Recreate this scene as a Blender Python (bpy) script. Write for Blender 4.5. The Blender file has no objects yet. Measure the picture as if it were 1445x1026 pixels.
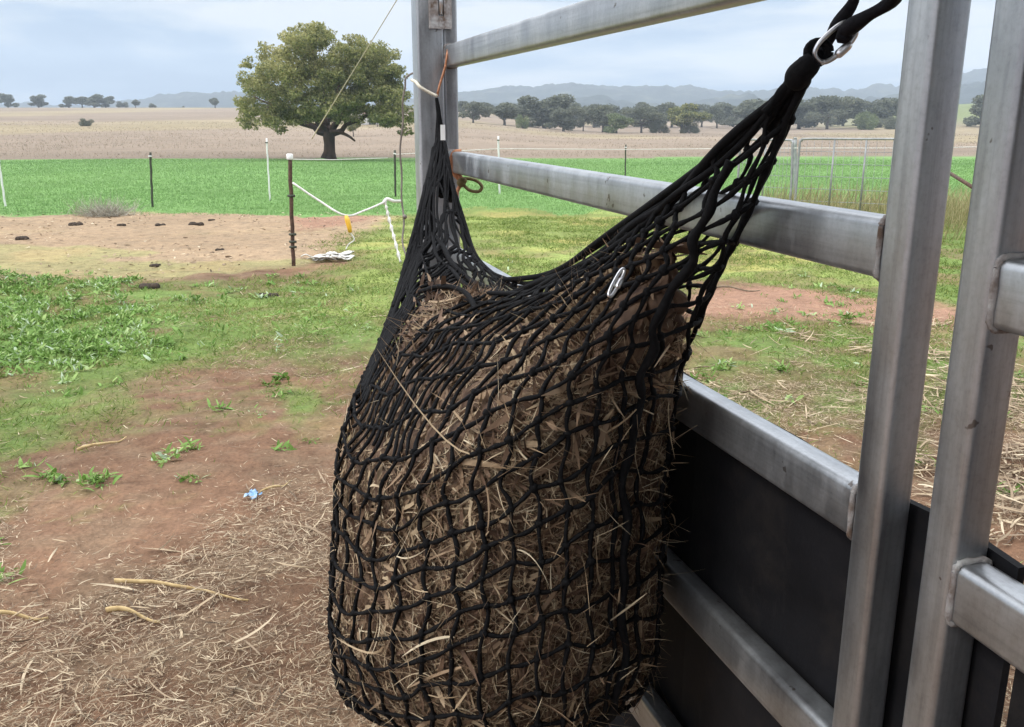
import bpy, math, random
import numpy as np
from mathutils import Vector, Matrix

random.seed(11)
rng = np.random.default_rng(11)
SC = bpy.context.scene
COL = SC.collection
CAM_H = 1.6
F = 1290.0            # focal length of the photograph in its pixels
TP = 348.0 / F
PITCH = math.atan(TP)
CP, SP = math.cos(PITCH), math.sin(PITCH)


def ray(x, y):
    """direction of a picture point, scaled to a forward distance of 1"""
    u, v = (x - 722.5) / F, (513.0 - y) / F
    yy = CP + v * SP
    return u / yy, (v * CP - SP) / yy


def at(x, y, Y):
    a, b = ray(x, y)
    return Vector((a * Y, Y, CAM_H + b * Y))


def gnd(x, y, z=0.0):
    a, b = ray(x, y)
    Y = (z - CAM_H) / b
    return (a * Y, Y)


# ------------------------------------------------------------------ noise
def _hash(ix, iy, s):
    n = (ix.astype(np.int64) * 374761393 + iy.astype(np.int64) * 668265263 + s * 974634131) & 0xFFFFFFFF
    n = ((n ^ (n >> 13)) * 1274126177) & 0xFFFFFFFF
    return ((n ^ (n >> 16)) & 0xFFFF) / 65535.0


def vnoise(x, y, s=0):
    x = np.asarray(x, float); y = np.asarray(y, float)
    ix, iy = np.floor(x), np.floor(y)
    fx, fy = x - ix, y - iy
    fx = fx * fx * (3 - 2 * fx); fy = fy * fy * (3 - 2 * fy)
    a = _hash(ix, iy, s); b = _hash(ix + 1, iy, s); c = _hash(ix, iy + 1, s); d = _hash(ix + 1, iy + 1, s)
    return (a * (1 - fx) + b * fx) * (1 - fy) + (c * (1 - fx) + d * fx) * fy


def fbm(x, y, s=0, o=4):
    r = 0; a = .5; t = 0
    for k in range(o):
        r = r + a * vnoise(np.asarray(x) * 2 ** k, np.asarray(y) * 2 ** k, s + k * 17); t += a; a *= .5
    return r / t


def sstep(e0, e1, x):
    t = np.clip((np.asarray(x, float) - e0) / (e1 - e0), 0, 1)
    return t * t * (3 - 2 * t)


# ------------------------------------------------------------------ materials
def mat(name, rough=.8, metal=0.0, spec=.5):
    m = bpy.data.materials.new(name)
    m.use_nodes = True
    nt = m.node_tree
    p = nt.nodes['Principled BSDF']
    p.inputs['Roughness'].default_value = rough
    p.inputs['Metallic'].default_value = metal
    p.inputs['Specular IOR Level'].default_value = spec
    return m, nt, p


def N(nt, t, **kw):
    n = nt.nodes.new(t)
    for k, v in kw.items():
        setattr(n, k, v)
    return n


def ramp(nt, stops):
    r = N(nt, 'ShaderNodeValToRGB')
    el = r.color_ramp.elements
    while len(el) < len(stops):
        el.new(.5)
    for e, (p, c) in zip(el, stops):
        e.position = p; e.color = (c[0], c[1], c[2], 1)
    return r


def noise(nt, scale, detail=4, rough=.55, mapscale=None, coord='Object', dist=0):
    tc = N(nt, 'ShaderNodeTexCoord')
    n = N(nt, 'ShaderNodeTexNoise')
    n.inputs['Scale'].default_value = scale
    n.inputs['Detail'].default_value = detail
    n.inputs['Roughness'].default_value = rough
    n.inputs['Distortion'].default_value = dist
    if mapscale:
        mp = N(nt, 'ShaderNodeMapping'); mp.inputs['Scale'].default_value = mapscale
        nt.links.new(tc.outputs[coord], mp.inputs['Vector']); nt.links.new(mp.outputs[0], n.inputs['Vector'])
    else:
        nt.links.new(tc.outputs[coord], n.inputs['Vector'])
    return n


def mixc(nt, a, b, fac, mode='MIX'):
    m = N(nt, 'ShaderNodeMix', data_type='RGBA', blend_type=mode)
    for sock, val in ((6, a), (7, b), (0, fac)):
        if isinstance(val, (int, float)):
            m.inputs[sock].default_value = val
        elif isinstance(val, tuple):
            m.inputs[sock].default_value = (*val, 1)
        else:
            nt.links.new(val, m.inputs[sock])
    return m.outputs[2]


def bump(nt, p, h, strength, dist):
    b = N(nt, 'ShaderNodeBump')
    b.inputs['Strength'].default_value = strength; b.inputs['Distance'].default_value = dist
    nt.links.new(h, b.inputs['Height']); nt.links.new(b.outputs[0], p.inputs['Normal'])


def simple(name, stops, scale=20, rough=.8, metal=0, bm=0, mapscale=None, spec=.4, bscale=None):
    m, nt, p = mat(name, rough, metal, spec)
    n = noise(nt, scale, 5, .6, mapscale)
    r = ramp(nt, stops)
    nt.links.new(n.outputs[0], r.inputs[0]); nt.links.new(r.outputs[0], p.inputs['Base Color'])
    if bm:
        n2 = noise(nt, bscale or scale * 3, 4, .6, mapscale)
        bump(nt, p, n2.outputs[0], .6, bm)
    return m


def tone_mat(name, stops, rough=.75, transl=.3, attr='tone', spec=.25):
    """colour from the per-leaf attribute tone"""
    m, nt, p = mat(name, rough, 0, spec)
    a = N(nt, 'ShaderNodeAttribute', attribute_name=attr)
    r = ramp(nt, stops)
    nt.links.new(a.outputs['Fac'], r.inputs[0]); nt.links.new(r.outputs[0], p.inputs['Base Color'])
    if transl:
        t = N(nt, 'ShaderNodeBsdfTranslucent'); nt.links.new(r.outputs[0], t.inputs[0])
        mx = N(nt, 'ShaderNodeMixShader'); mx.inputs[0].default_value = transl
        nt.links.new(p.outputs[0], mx.inputs[1]); nt.links.new(t.outputs[0], mx.inputs[2])
        nt.links.new(mx.outputs[0], nt.nodes['Material Output'].inputs[0])
    return m


def steel_mat(name='galvanised_steel', grain=(14, 14, .5), k=1.0):
    m, nt, p = mat(name, .5, .88, .5)
    n1 = noise(nt, 5, 8, .7, (3, 3, .8))
    n2 = noise(nt, 22, 5, .7, (1, 1, 1), dist=.6)
    n3 = noise(nt, 150, 5, .7)
    c = ramp(nt, [(.28, (.25 * k, .253 * k, .262 * k)), (.5, (.345 * k, .36 * k, .372 * k)), (.7, (.44 * k, .46 * k, .475 * k))])
    nt.links.new(n1.outputs[0], c.inputs[0])
    spk = ramp(nt, [(.25, (.8, .8, .8)), (.5, (1, 1, 1)), (.75, (1.06, 1.06, 1.07))])
    nt.links.new(n3.outputs[0], spk.inputs[0])
    col = mixc(nt, c.outputs[0], spk.outputs[0], .8, 'MULTIPLY')
    st = ramp(nt, [(.64, (0, 0, 0)), (.80, (1, 1, 1))])
    nt.links.new(n2.outputs[0], st.inputs[0])
    sx = N(nt, 'ShaderNodeMath', operation='MULTIPLY'); sx.inputs[1].default_value = .45
    nt.links.new(st.outputs[0], sx.inputs[0])
    col = mixc(nt, col, (.20, .19, .18), sx.outputs[0])
    n4 = noise(nt, 6, 5, .65, grain)
    sk = ramp(nt, [(.3, (.70, .70, .71)), (.5, (1, 1, 1)), (.7, (1.12, 1.12, 1.12))]); nt.links.new(n4.outputs[0], sk.inputs[0])
    col = mixc(nt, col, sk.outputs[0], .7, 'MULTIPLY')
    n5 = noise(nt, 34, 3, .6); ms = ramp(nt, [(.70, (0, 0, 0)), (.73, (.75, .75, .75))]); nt.links.new(n5.outputs[0], ms.inputs[0])
    col = mixc(nt, col, (.10, .075, .055), ms.outputs[0])
    nt.links.new(col, p.inputs['Base Color'])
    rr = ramp(nt, [(.3, (.30, .30, .30)), (.7, (.52, .52, .52))])
    nt.links.new(n1.outputs[0], rr.inputs[0]); nt.links.new(rr.outputs[0], p.inputs['Roughness'])
    bump(nt, p, n1.outputs[0], .15, .004)
    return m


M = {}
M['steel'] = steel_mat(k=1.22)
M['steel_rail'] = steel_mat('galvanised_rail', (.4, 16, 16), 1.22)
M['weld'] = simple('weld_bead', [(.35, (.13, .09, .065)), (.5, (.28, .26, .25)), (.7, (.42, .42, .41))], 40, .7, .3, .004)
M['sheet'] = simple('black_rubber_sheet', [(.3, (.006, .006, .008)), (.7, (.016, .016, .019))], 14, .7, 0, .001, spec=.35)
def sheet_mat():
    m, nt, p = mat('black_rubber_sheet', .72, 0, .2)
    a = noise(nt, 3, 7, .7, (1, 1, 2.5)); b = noise(nt, 45, 4, .7, (1, 1, .25)); d = noise(nt, 8, 6, .75)
    r = ramp(nt, [(.3, (.004, .004, .005)), (.6, (.009, .009, .011)), (.8, (.022, .021, .021))]); nt.links.new(a.outputs[0], r.inputs[0])
    f = ramp(nt, [(.62, (0, 0, 0)), (.8, (.35, .35, .35))]); nt.links.new(b.outputs[0], f.inputs[0])
    g = ramp(nt, [(.5, (0, 0, 0)), (.72, (.5, .5, .5))]); nt.links.new(d.outputs[0], g.inputs[0])
    c = mixc(nt, r.outputs[0], (.05, .047, .045), f.outputs[0]); c = mixc(nt, c, (.028, .024, .021), g.outputs[0])
    nt.links.new(c, p.inputs['Base Color']); bump(nt, p, d.outputs[0], .3, .006)
    return m


M['sheet'] = sheet_mat()
M['net'] = simple('black_braided_cord', [(.3, (.003, .003, .0035)), (.7, (.009, .009, .010))], 120, .8, 0, .0015, spec=.12)
M['strap'] = simple('black_strap_webbing', [(.3, (.004, .004, .006)), (.7, (.011, .011, .014))], 200, .75, 0, .001, spec=.15)
M['bright'] = simple('zinc_plated_steel', [(.3, (.55, .56, .57)), (.7, (.78, .79, .8))], 30, .3, .95)
M['twine_orange'] = simple('orange_baling_twine', [(.3, (.28, .11, .05)), (.7, (.5, .24, .13))], 90, .7, 0, .001)
M['twine_white'] = simple('pale_string', [(.3, (.5, .46, .36)), (.7, (.7, .66, .55))], 90, .8)
M['cord_olive'] = simple('olive_cord', [(.3, (.10, .075, .025)), (.7, (.19, .15, .06))], 90, .7)
M['white'] = simple('white_plastic', [(.3, (.62, .62, .60)), (.7, (.8, .8, .78))], 8, .5)
M['tape'] = simple('white_fence_tape', [(.3, (.5, .48, .44)), (.7, (.75, .74, .7))], 25, .7)
M['yellow'] = simple('yellow_plastic', [(.3, (.72, .38, .03)), (.7, (.85, .5, .06))], 10, .45)
M['rust'] = simple('rusty_steel', [(.3, (.035, .02, .014)), (.6, (.11, .06, .04)), (.8, (.2, .12, .08))], 25, .85, 0, .001)
M['picket'] = simple('dark_green_steel', [(.3, (.025, .03, .02)), (.7, (.07, .075, .05))], 15, .7)
M['galv_dull'] = simple('dull_galvanised_steel', [(.3, (.22, .23, .23)), (.7, (.36, .37, .37))], 10, .6, .3)
M['bark'] = simple('bark', [(.3, (.03, .017, .012)), (.7, (.085, .05, .036))], 4, .9, 0, .03, (1, 1, .3))
M['bark_grey'] = simple('grey_bark', [(.3, (.06, .05, .045)), (.7, (.15, .13, .11))], 3, .9, 0, .03)
M['wire'] = simple('thin_wire', [(.3, (.12, .10, .085)), (.7, (.25, .22, .19))], 20, .6, .3)
M['manure'] = simple('dried_manure', [(.3, (.018, .013, .009)), (.7, (.07, .05, .035))], 30, .95, 0, .01)
M['blue'] = simple('blue_plastic_scrap', [(.35, (.14, .30, .52)), (.65, (.45, .58, .70))], 40, .5)
M['stick'] = simple('straw_stalk', [(.3, (.36, .25, .11)), (.7, (.60, .46, .24))], 30, .8)
M['twig'] = simple('dead_twig', [(.3, (.10, .075, .05)), (.7, (.25, .2, .14))], 30, .9)
M['roof'] = simple('corrugated_roof_steel', [(.3, (.17, .18, .19)), (.7, (.25, .26, .28))], 5, .6, .2)
M['wall_far'] = simple('pale_house_wall', [(.3, (.5, .48, .45)), (.7, (.62, .6, .57))], 2, .9)
M['roof_far'] = simple('brown_house_roof', [(.3, (.16, .09, .07)), (.7, (.26, .16, .12))], 2, .9)

M['hay'] = tone_mat('hay_blades', [(0, (.045, .024, .016)), (.22, (.14, .086, .055)), (.5, (.31, .215, .135)), (.78, (.48, .37, .235)), (1, (.72, .62, .44))], .7, .12)
M['straw'] = tone_mat('scattered_straw', [(0, (.045, .03, .02)), (.3, (.27, .20, .135)), (.7, (.45, .35, .23)), (1, (.66, .56, .40))], .75, .1)
M['grass'] = tone_mat('short_grass', [(0, (.075, .12, .02)), (.4, (.15, .23, .045)), (.75, (.24, .30, .075)), (1, (.42, .37, .17))], .7, .3)
M['weed'] = tone_mat('broad_weed_leaves', [(0, (.10, .18, .03)), (.5, (.19, .33, .075)), (.85, (.33, .45, .15)), (1, (.46, .56, .40))], .55, .25)
M['crop'] = tone_mat('young_crop', [(0, (.135, .25, .08)), (.5, (.165, .295, .095)), (1, (.21, .34, .115))], .65, .35)
M['dry'] = tone_mat('dry_tall_grass', [(0, (.16, .17, .06)), (.4, (.3, .27, .13)), (1, (.5, .42, .25))], .8, .3)
M['stubble'] = tone_mat('dry_stubble', [(0, (.23, .20, .13)), (.4, (.29, .24, .175)), (1, (.40, .335, .24))], .85, .2)
M['leaf_olive'] = tone_mat('olive_leaves', [(0, (.08, .10, .045)), (.45, (.18, .20, .08)), (.8, (.36, .35, .14)), (1, (.50, .46, .22))], .65, .5)
M['leaf_grey'] = tone_mat('grey_green_leaves', [(0, (.08, .09, .065)), (.5, (.15, .165, .115)), (1, (.24, .245, .165))], .7, .4)
M['leaf_pale'] = tone_mat('pale_green_leaves', [(0, (.08, .11, .05)), (.5, (.15, .19, .08)), (1, (.24, .26, .13))], .6, .25)
M['leaf_dead'] = tone_mat('grey_dry_twigs', [(0, (.22, .21, .16)), (1, (.46, .43, .36))], .8, .1)


# ------------------------------------------------------------------ mesh helpers
class MB:
    def __init__(s):
        s.v = []; s.f = []; s.sm = []

    def add(s, vs, fs, smooth=True):
        o = len(s.v)
        s.v += [tuple(v) for v in vs]
        s.f += [tuple(i + o for i in f) for f in fs]
        s.sm += [smooth] * len(fs)

    def prism(s, prof, a, b, up=Vector((0, 0, 1)), smooth=True, cap=True):
        """sweep a closed 2D profile (side, up) from a to b"""
        a, b = Vector(a), Vector(b)
        d = (b - a).normalized()
        side = d.cross(up).normalized(); u2 = side.cross(d)
        n = len(prof)
        vs = [p + side * q[0] + u2 * q[1] for p in (a, b) for q in prof]
        fs = [(i, (i + 1) % n, n + (i + 1) % n, n + i) for i in range(n)]
        s.add(vs, fs, smooth)
        if cap:
            s.add(vs[:n], [tuple(range(n))[::-1]], False); s.add(vs[n:], [tuple(range(n))], False)

    def tube(s, pts, r, n=6, cap=True, twist=0, flat=1.0):
        pts = [Vector(p) for p in pts]
        m = len(pts)
        rs = r if isinstance(r, (list, tuple, np.ndarray)) else [r] * m
        vs = []; ref = None
        for i, p in enumerate(pts):
            t = (pts[min(i + 1, m - 1)] - pts[max(i - 1, 0)])
            t = t.normalized() if t.length > 1e-9 else Vector((0, 0, 1))
            if ref is None:
                ref = Vector((0, 0, 1)) if abs(t.z) < .9 else Vector((1, 0, 0))
            x = (ref - t * ref.dot(t))
            if x.length < 1e-6:
                x = t.orthogonal()
            x.normalize(); ref = x; y = t.cross(x)
            for k in range(n):
                a = 2 * math.pi * k / n + twist * i
                vs.append(p + x * math.cos(a) * rs[i] + y * math.sin(a) * rs[i] * flat)
        fs = []
        for i in range(m - 1):
            for k in range(n):
                fs.append((i * n + k, i * n + (k + 1) % n, (i + 1) * n + (k + 1) % n, (i + 1) * n + k))
        if cap:
            fs.append(tuple(range(n))[::-1]); fs.append(tuple(range((m - 1) * n, m * n)))
        s.add(vs, fs)

    def ball(s, c, r, seg=6, ring=4, sc=(1, 1, 1)):
        vs = [(c[0], c[1], c[2] + r * sc[2])]
        for i in range(1, ring):
            ph = math.pi * i / ring
            for k in range(seg):
                a = 2 * math.pi * k / seg
                vs.append((c[0] + r * sc[0] * math.sin(ph) * math.cos(a), c[1] + r * sc[1] * math.sin(ph) * math.sin(a), c[2] + r * sc[2] * math.cos(ph)))
        vs.append((c[0], c[1], c[2] - r * sc[2]))
        fs = [(0, 1 + k, 1 + (k + 1) % seg) for k in range(seg)]
        for i in range(ring - 2):
            for k in range(seg):
                a = 1 + i * seg
                fs.append((a + k, a + seg + k, a + seg + (k + 1) % seg, a + (k + 1) % seg))
        l = len(vs) - 1; a = 1 + (ring - 2) * seg
        fs += [(a + k, l, a + (k + 1) % seg) for k in range(seg)]
        s.add(vs, fs)

    def box(s, x0, x1, y0, y1, z0, z1, bev=.003):
        prof = rrect((x1 - x0), (y1 - y0), bev, 2)
        cx, cy = (x0 + x1) / 2, (y0 + y1) / 2
        n = len(prof)
        vs = [(cx + p[0], cy + p[1], z) for z in (z0, z1) for p in prof]
        s.add(vs, [(i, (i + 1) % n, n + (i + 1) % n, n + i) for i in range(n)], False)
        s.add(vs[:n], [tuple(range(n))[::-1]], False); s.add(vs[n:], [tuple(range(n))], False)

    def build(s, name, m, parent=None, loc=None, wn=False):
        me = bpy.data.meshes.new(name)
        me.from_pydata(s.v, [], s.f)
        me.polygons.foreach_set('use_smooth', s.sm)
        me.materials.append(m)
        o = bpy.data.objects.new(name, me)
        COL.objects.link(o)
        if parent:
            o.parent = parent
        if loc is not None:
            o.location = loc
        return o


def rrect(w, h, r, seg=4):
    pts = []
    for cx, cy, a0 in ((w / 2 - r, h / 2 - r, 0), (-w / 2 + r, h / 2 - r, 90), (-w / 2 + r, -h / 2 + r, 180), (w / 2 - r, -h / 2 + r, 270)):
        for k in range(seg + 1):
            a = math.radians(a0 + 90 * k / seg)
            pts.append((cx + r * math.cos(a), cy + r * math.sin(a)))
    return pts


def np_obj(name, V, Fc, m, parent=None, attrs=None, smooth=False):
    me = bpy.data.meshes.new(name)
    V = np.asarray(V, np.float32); Fc = np.asarray(Fc, np.int32)
    nv, nf, k = len(V), len(Fc), Fc.shape[1]
    me.vertices.add(nv); me.vertices.foreach_set('co', V.ravel())
    me.loops.add(nf * k); me.loops.foreach_set('vertex_index', Fc.ravel())
    me.polygons.add(nf); me.polygons.foreach_set('loop_start', np.arange(0, nf * k, k, dtype=np.int32))
    me.polygons.foreach_set('use_smooth', np.full(nf, smooth))
    for an, arr in (attrs or {}).items():
        arr = np.asarray(arr, np.float32)
        if arr.ndim == 1:
            me.attributes.new(an, 'FLOAT', 'POINT').data.foreach_set('value', arr)
        else:
            me.attributes.new(an, 'FLOAT_COLOR', 'POINT').data.foreach_set('color', arr.ravel())
    me.materials.append(m)
    me.update(calc_edges=True); me.validate()
    o = bpy.data.objects.new(name, me)
    COL.objects.link(o)
    if parent:
        o.parent = parent
    return o


def tag(o, label=None, cat=None, group=None, kind=None):
    if label: o['label'] = label
    if cat: o['category'] = cat
    if group: o['group'] = group
    if kind: o['kind'] = kind
    return o


def thing(name, label, cat, loc=(0, 0, 0), rz=0, group=None):
    o = bpy.data.objects.new(name, None)
    COL.objects.link(o)
    o.empty_display_size = .1
    o.location = loc; o.rotation_euler = (0, 0, rz)
    return tag(o, label, cat, group)


def unit(v):
    return v / (np.linalg.norm(v, axis=-1, keepdims=True) + 1e-12)


def blades(P, D, Nn, L, W, curl, tone, seg=4, taper=True, twist=None, bend=.18):
    """strips: start P, direction D, side Nn x D, length L, width W; curl bends towards Nn. returns V,F,tone"""
    n = len(P)
    S = unit(np.cross(Nn, D))
    t = np.linspace(0, 1, seg + 1)
    V = np.zeros((n, seg + 1, 2, 3))
    side_c = rng.normal(0, bend, (n, 1))
    for i, tt in enumerate(t):
        c = P + D * (L * tt)[:, None] + Nn * (curl * L * tt * tt)[:, None] + S * (side_c[:, 0] * L * tt * tt)[:, None]
        w = W * ((.45 + .55 * math.sin(math.pi * min(1, .18 + tt * .82))) if taper else 1.0)
        if taper and i == seg:
            w = W * .12
        sv = S
        if twist is not None:
            ang = twist * tt
            sv = S * np.cos(ang)[:, None] + Nn * np.sin(ang)[:, None]
        V[:, i, 0] = c - sv * (w / 2)[:, None]
        V[:, i, 1] = c + sv * (w / 2)[:, None]
    base = (np.arange(n) * (seg + 1) * 2)[:, None, None]
    q = np.array([[2 * i, 2 * i + 1, 2 * i + 3, 2 * i + 2] for i in range(seg)])[None]
    Fc = (base + q).reshape(-1, 4)
    return V.reshape(-1, 3), Fc, np.repeat(tone, (seg + 1) * 2)


def leaf_quads(C, size, tone, aspect=.55, upbias=0.0):
    n = len(C)
    d = unit(rng.normal(0, 1, (n, 3)))
    nn = unit(rng.normal(0, 1, (n, 3)) + np.array([0, 0, upbias]))
    s = unit(np.cross(nn, d))
    L = size[:, None] * .5; W = L * aspect
    V = np.stack([C - d * L, C + s * W + d * L * .1, C + d * L, C - s * W + d * L * .1], 1)
    Fc = (np.arange(n) * 4)[:, None] + np.arange(4)[None]
    return V.reshape(-1, 3), Fc, np.repeat(tone, 4)


def merge(parts):
    V, Fc, T = [], [], []
    o = 0
    for v, f, t in parts:
        V.append(v); Fc.append(f + o); T.append(t); o += len(v)
    return np.concatenate(V), np.concatenate(Fc), np.concatenate(T)


# ------------------------------------------------------------------ terrain
def terr(x, y):
    x = np.asarray(x, float); y = np.asarray(y, float)
    q = x / np.maximum(np.abs(y), 20)
    left = 1 - sstep(-.10, .10, q)
    zl = np.interp(y, [-1e4, 14, 60, 120, 200, 300, 400, 520, 900, 6000], [0, 0, -1.02, -.4, .9, 3.4, 5.5, 4.5, -6, -6])
    zr = np.interp(y, [-1e4, 14, 60, 120, 200, 330, 500, 800, 6000], [0, 0, -1.02, -1.35, -1.7, -1.1, 1.5, 4, 4])
    zr = zr + sstep(.30, .5, q) * sstep(200, 420, y) * 7 * (1 - sstep(900, 1500, y))
    z = zl * left + zr * (1 - left)
    near = 1 - sstep(15, 40, np.hypot(x, y))
    z = z + near * ((fbm(x * .7, y * .7, 3) - .5) * .07 + (fbm(x * 4, y * 4, 9) - .5) * .06)
    z = z + (fbm(x * .05, y * .05, 21) - .5) * .25 * sstep(12, 40, y)
    return z


def poly_in(X, Y, pts):
    inside = np.zeros(X.shape, bool)
    n = len(pts)
    for i in range(n):
        x0, y0 = pts[i]; x1, y1 = pts[(i + 1) % n]
        if y0 == y1:
            continue
        c = ((y0 > Y) != (y1 > Y)) & (X < (x1 - x0) * (Y - y0) / (y1 - y0) + x0)
        inside ^= c
    return inside


def region(px):
    return [gnd(*p) for p in px]


R_GREEN = [
    region([(-260, 430), (0, 405), (120, 398), (260, 400), (420, 385), (560, 372), (560, 440), (545, 500), (470, 520), (370, 510), (320, 495), (250, 530), (170, 548), (150, 585), (80, 625), (0, 650), (-260, 700)]),
    region([(-60, 655), (60, 672), (100, 690), (70, 715), (-60, 725)]),
    region([(380, 560), (450, 548), (500, 560), (480, 590), (400, 590)]),
    region([(260, 575), (310, 568), (330, 585), (270, 597)]),
    region([(200, 690), (240, 690), (245, 702), (205, 704)]),
    region([(470, 345), (560, 320), (720, 272), (1700, 258), (1900, 400), (1300, 470), (1235, 430), (1100, 402), (1000, 392), (700, 400), (560, 400)]),
    region([(560, 372), (1000, 392), (1010, 412), (700, 470), (560, 520)]),
    region([(960, 470), (1100, 446), (1300, 470), (1700, 460), (1900, 560), (1500, 560), (1240, 590), (1100, 585), (975, 560)]),
    region([(1140, 610), (1240, 600), (1250, 640), (1180, 650)]),
]
R_LIME = [region([(480, 350), (560, 318), (720, 285), (1300, 320), (1250, 400), (1000, 400), (700, 410), (560, 460), (430, 440), (470, 400)])]
R_WEED = [region([(-260, 440), (0, 400), (90, 393), (150, 405), (220, 440), (235, 470), (150, 505), (60, 525), (-260, 560)]),
          region([(-60, 655), (60, 672), (100, 690), (70, 715), (-60, 725)]),
          region([(1150, 616), (1205, 610), (1215, 632), (1190, 640)]), region([(1075, 454), (1140, 448), (1150, 458), (1090, 466)])]
R_TAN = [region([(-900, 296), (0, 296), (300, 292), (420, 290), (545, 284), (550, 310), (480, 350), (440, 375), (300, 385), (220, 395), (90, 393), (0, 402), (-900, 440)])]
R_RED = [region([(990, 408), (1090, 402), (1300, 425), (1420, 440), (1420, 470), (1240, 458), (1100, 446), (990, 440)]),
         region([(400, 292), (545, 288), (520, 310), (420, 330)])]
FIELD = lambda X, Y: (Y > 16.3 + 3.2 * (fbm(X * .6, 0 * X, 5) - .5) + .25 * np.sin(X * .8) + np.where(X > -1.5, .9 + 4.5 * (fbm(X * 1.1, Y * .5, 7) - .5), 0)) & (Y < 60 + (X + 20) * .12)


def any_in(X, Y, regs):
    r = np.zeros(X.shape, bool)
    for p in regs:
        r |= poly_in(X, Y, p)
    return r


def soft(X, Y, regs, amp):
    """a region mask with an uneven edge"""
    r = 0
    for k in range(5):
        dx = (fbm(X * 1.1, Y * 1.1, 31 + k, 5) - .5) * amp * 2 + (vnoise(X * 9, Y * 9, 60 + k) - .5) * .35 * amp
        dy = (fbm(X * 1.1, Y * 1.1, 77 + k, 5) - .5) * amp * 2 + (vnoise(X * 9, Y * 9, 90 + k) - .5) * .35 * amp
        r = r + any_in(X + dx, Y + dy, regs)
    return r / 5.0


def axis(lim, fine, step, grow):
    v = [0.0]
    while v[-1] < lim:
        s = step if v[-1] < fine else max(step, (v[-1] - fine) * grow + step)
        v.append(v[-1] + s)
    return np.array(v)


xp = axis(1600, 5.5, .05, .07)
xs = np.concatenate([-xp[:0:-1], xp])
ys = np.concatenate([-axis(40, 0, .8, .1)[:0:-1], axis(1700, 13, .055, .055)])
GX, GY = np.meshgrid(xs, ys)
GZ = terr(GX, GY)
near = np.hypot(GX, GY) < 45
green = np.zeros_like(GX); tan = np.zeros_like(GX); red = np.zeros_like(GX); lime = np.zeros_like(GX)
nx, ny = GX[near], GY[near]
green[near] = soft(nx, ny, R_GREEN, .8); tan[near] = soft(nx, ny, R_TAN, .5)
red[near] = soft(nx, ny, R_RED, .35); lime[near] = soft(nx, ny, R_LIME, .5)
clump = sstep(.36, .58, fbm(GX * 3.2, GY * 3.2, 61, 5))
green = green * (.35 + .65 * clump)
fx = FIELD(GX, GY).astype(float)
dirt_n = fbm(GX * 1.5, GY * 1.5, 41, 5)[..., None]
c_dirt = np.array([.180, .100, .061]) * (.45 + 1.05 * dirt_n) + np.array([.03, .028, .02]) * fbm(GX * .6, GY * .6, 55)[..., None]
c_tan = np.array([.345, .25, .16]) * (.8 + .4 * fbm(GX * .9, GY * .9, 43, 5)[..., None])
c_red = np.array([.31, .185, .125]) * (.85 + .3 * dirt_n)
c_green = np.array([.15, .215, .06]) * (.65 + .6 * fbm(GX * 2, GY * 2, 44, 5)[..., None])
c_lime = np.array([.225, .275, .08]) * (.6 + .8 * fbm(GX * 1.5, GY * 1.5, 45, 5)[..., None]) + np.array([.10, .03, .02]) * sstep(.52, .68, fbm(GX * .9, GY * 1.6, 48, 5))[..., None]
c_field = np.array([.16, .285, .09]) * (.85 + .3 * fbm(GX * .3, GY * .1, 46, 4)[..., None])
pad_n = fbm(GX * .02, GY * .05, 47, 5)[..., None]
c_pad = np.array([.265, .21, .158]) * (.62 + .7 * pad_n) + np.array([.04, .04, .0]) * sstep(.5, .7, fbm(GX * .03, GY * .012, 49))[..., None]
c_hill = np.array([.15, .20, .07])
litter = sstep(.48, .66, fbm(GX * 5, GY * 9, 62, 4))[..., None]
c_dirt = c_dirt * (1 - .35 * litter) + np.array([.27, .20, .13]) * .35 * litter
c_tan = c_tan * (1 - .3 * litter) + np.array([.20, .16, .11]) * .3 * litter
tg = (sstep(.46, .60, fbm(GX * .55, GY * .9, 66, 5)) * (1 - sstep(11, 14, GY)))[..., None]
c_tan = c_tan * (1 - .4 * tg) + c_lime * .4 * tg
col = c_dirt
mid = sstep(11, 14, GY)[..., None]
col = col * (1 - mid) + c_lime * .9 * mid
mixin = lambda a, b, w: a * (1 - w[..., None]) + b * w[..., None]
col = mixin(col, c_green, green); col = mixin(col, c_lime, lime * green); col = mixin(col, c_tan, tan); col = mixin(col, c_red, red)
col = mixin(col, c_field, fx)
farw = ((GY > 60 + (GX + 20) * .12)).astype(float)
col = mixin(col, c_pad, farw)
q = GX / np.maximum(GY, 1)
gh = sstep(.28, .42, q) * sstep(230, 300, GY) * (1 - sstep(1200, 1500, GY))
col = mixin(col, c_hill, gh * .8)
col = np.concatenate([np.clip(col, 0, 1), np.ones(GX.shape + (1,))], -1)


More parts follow.
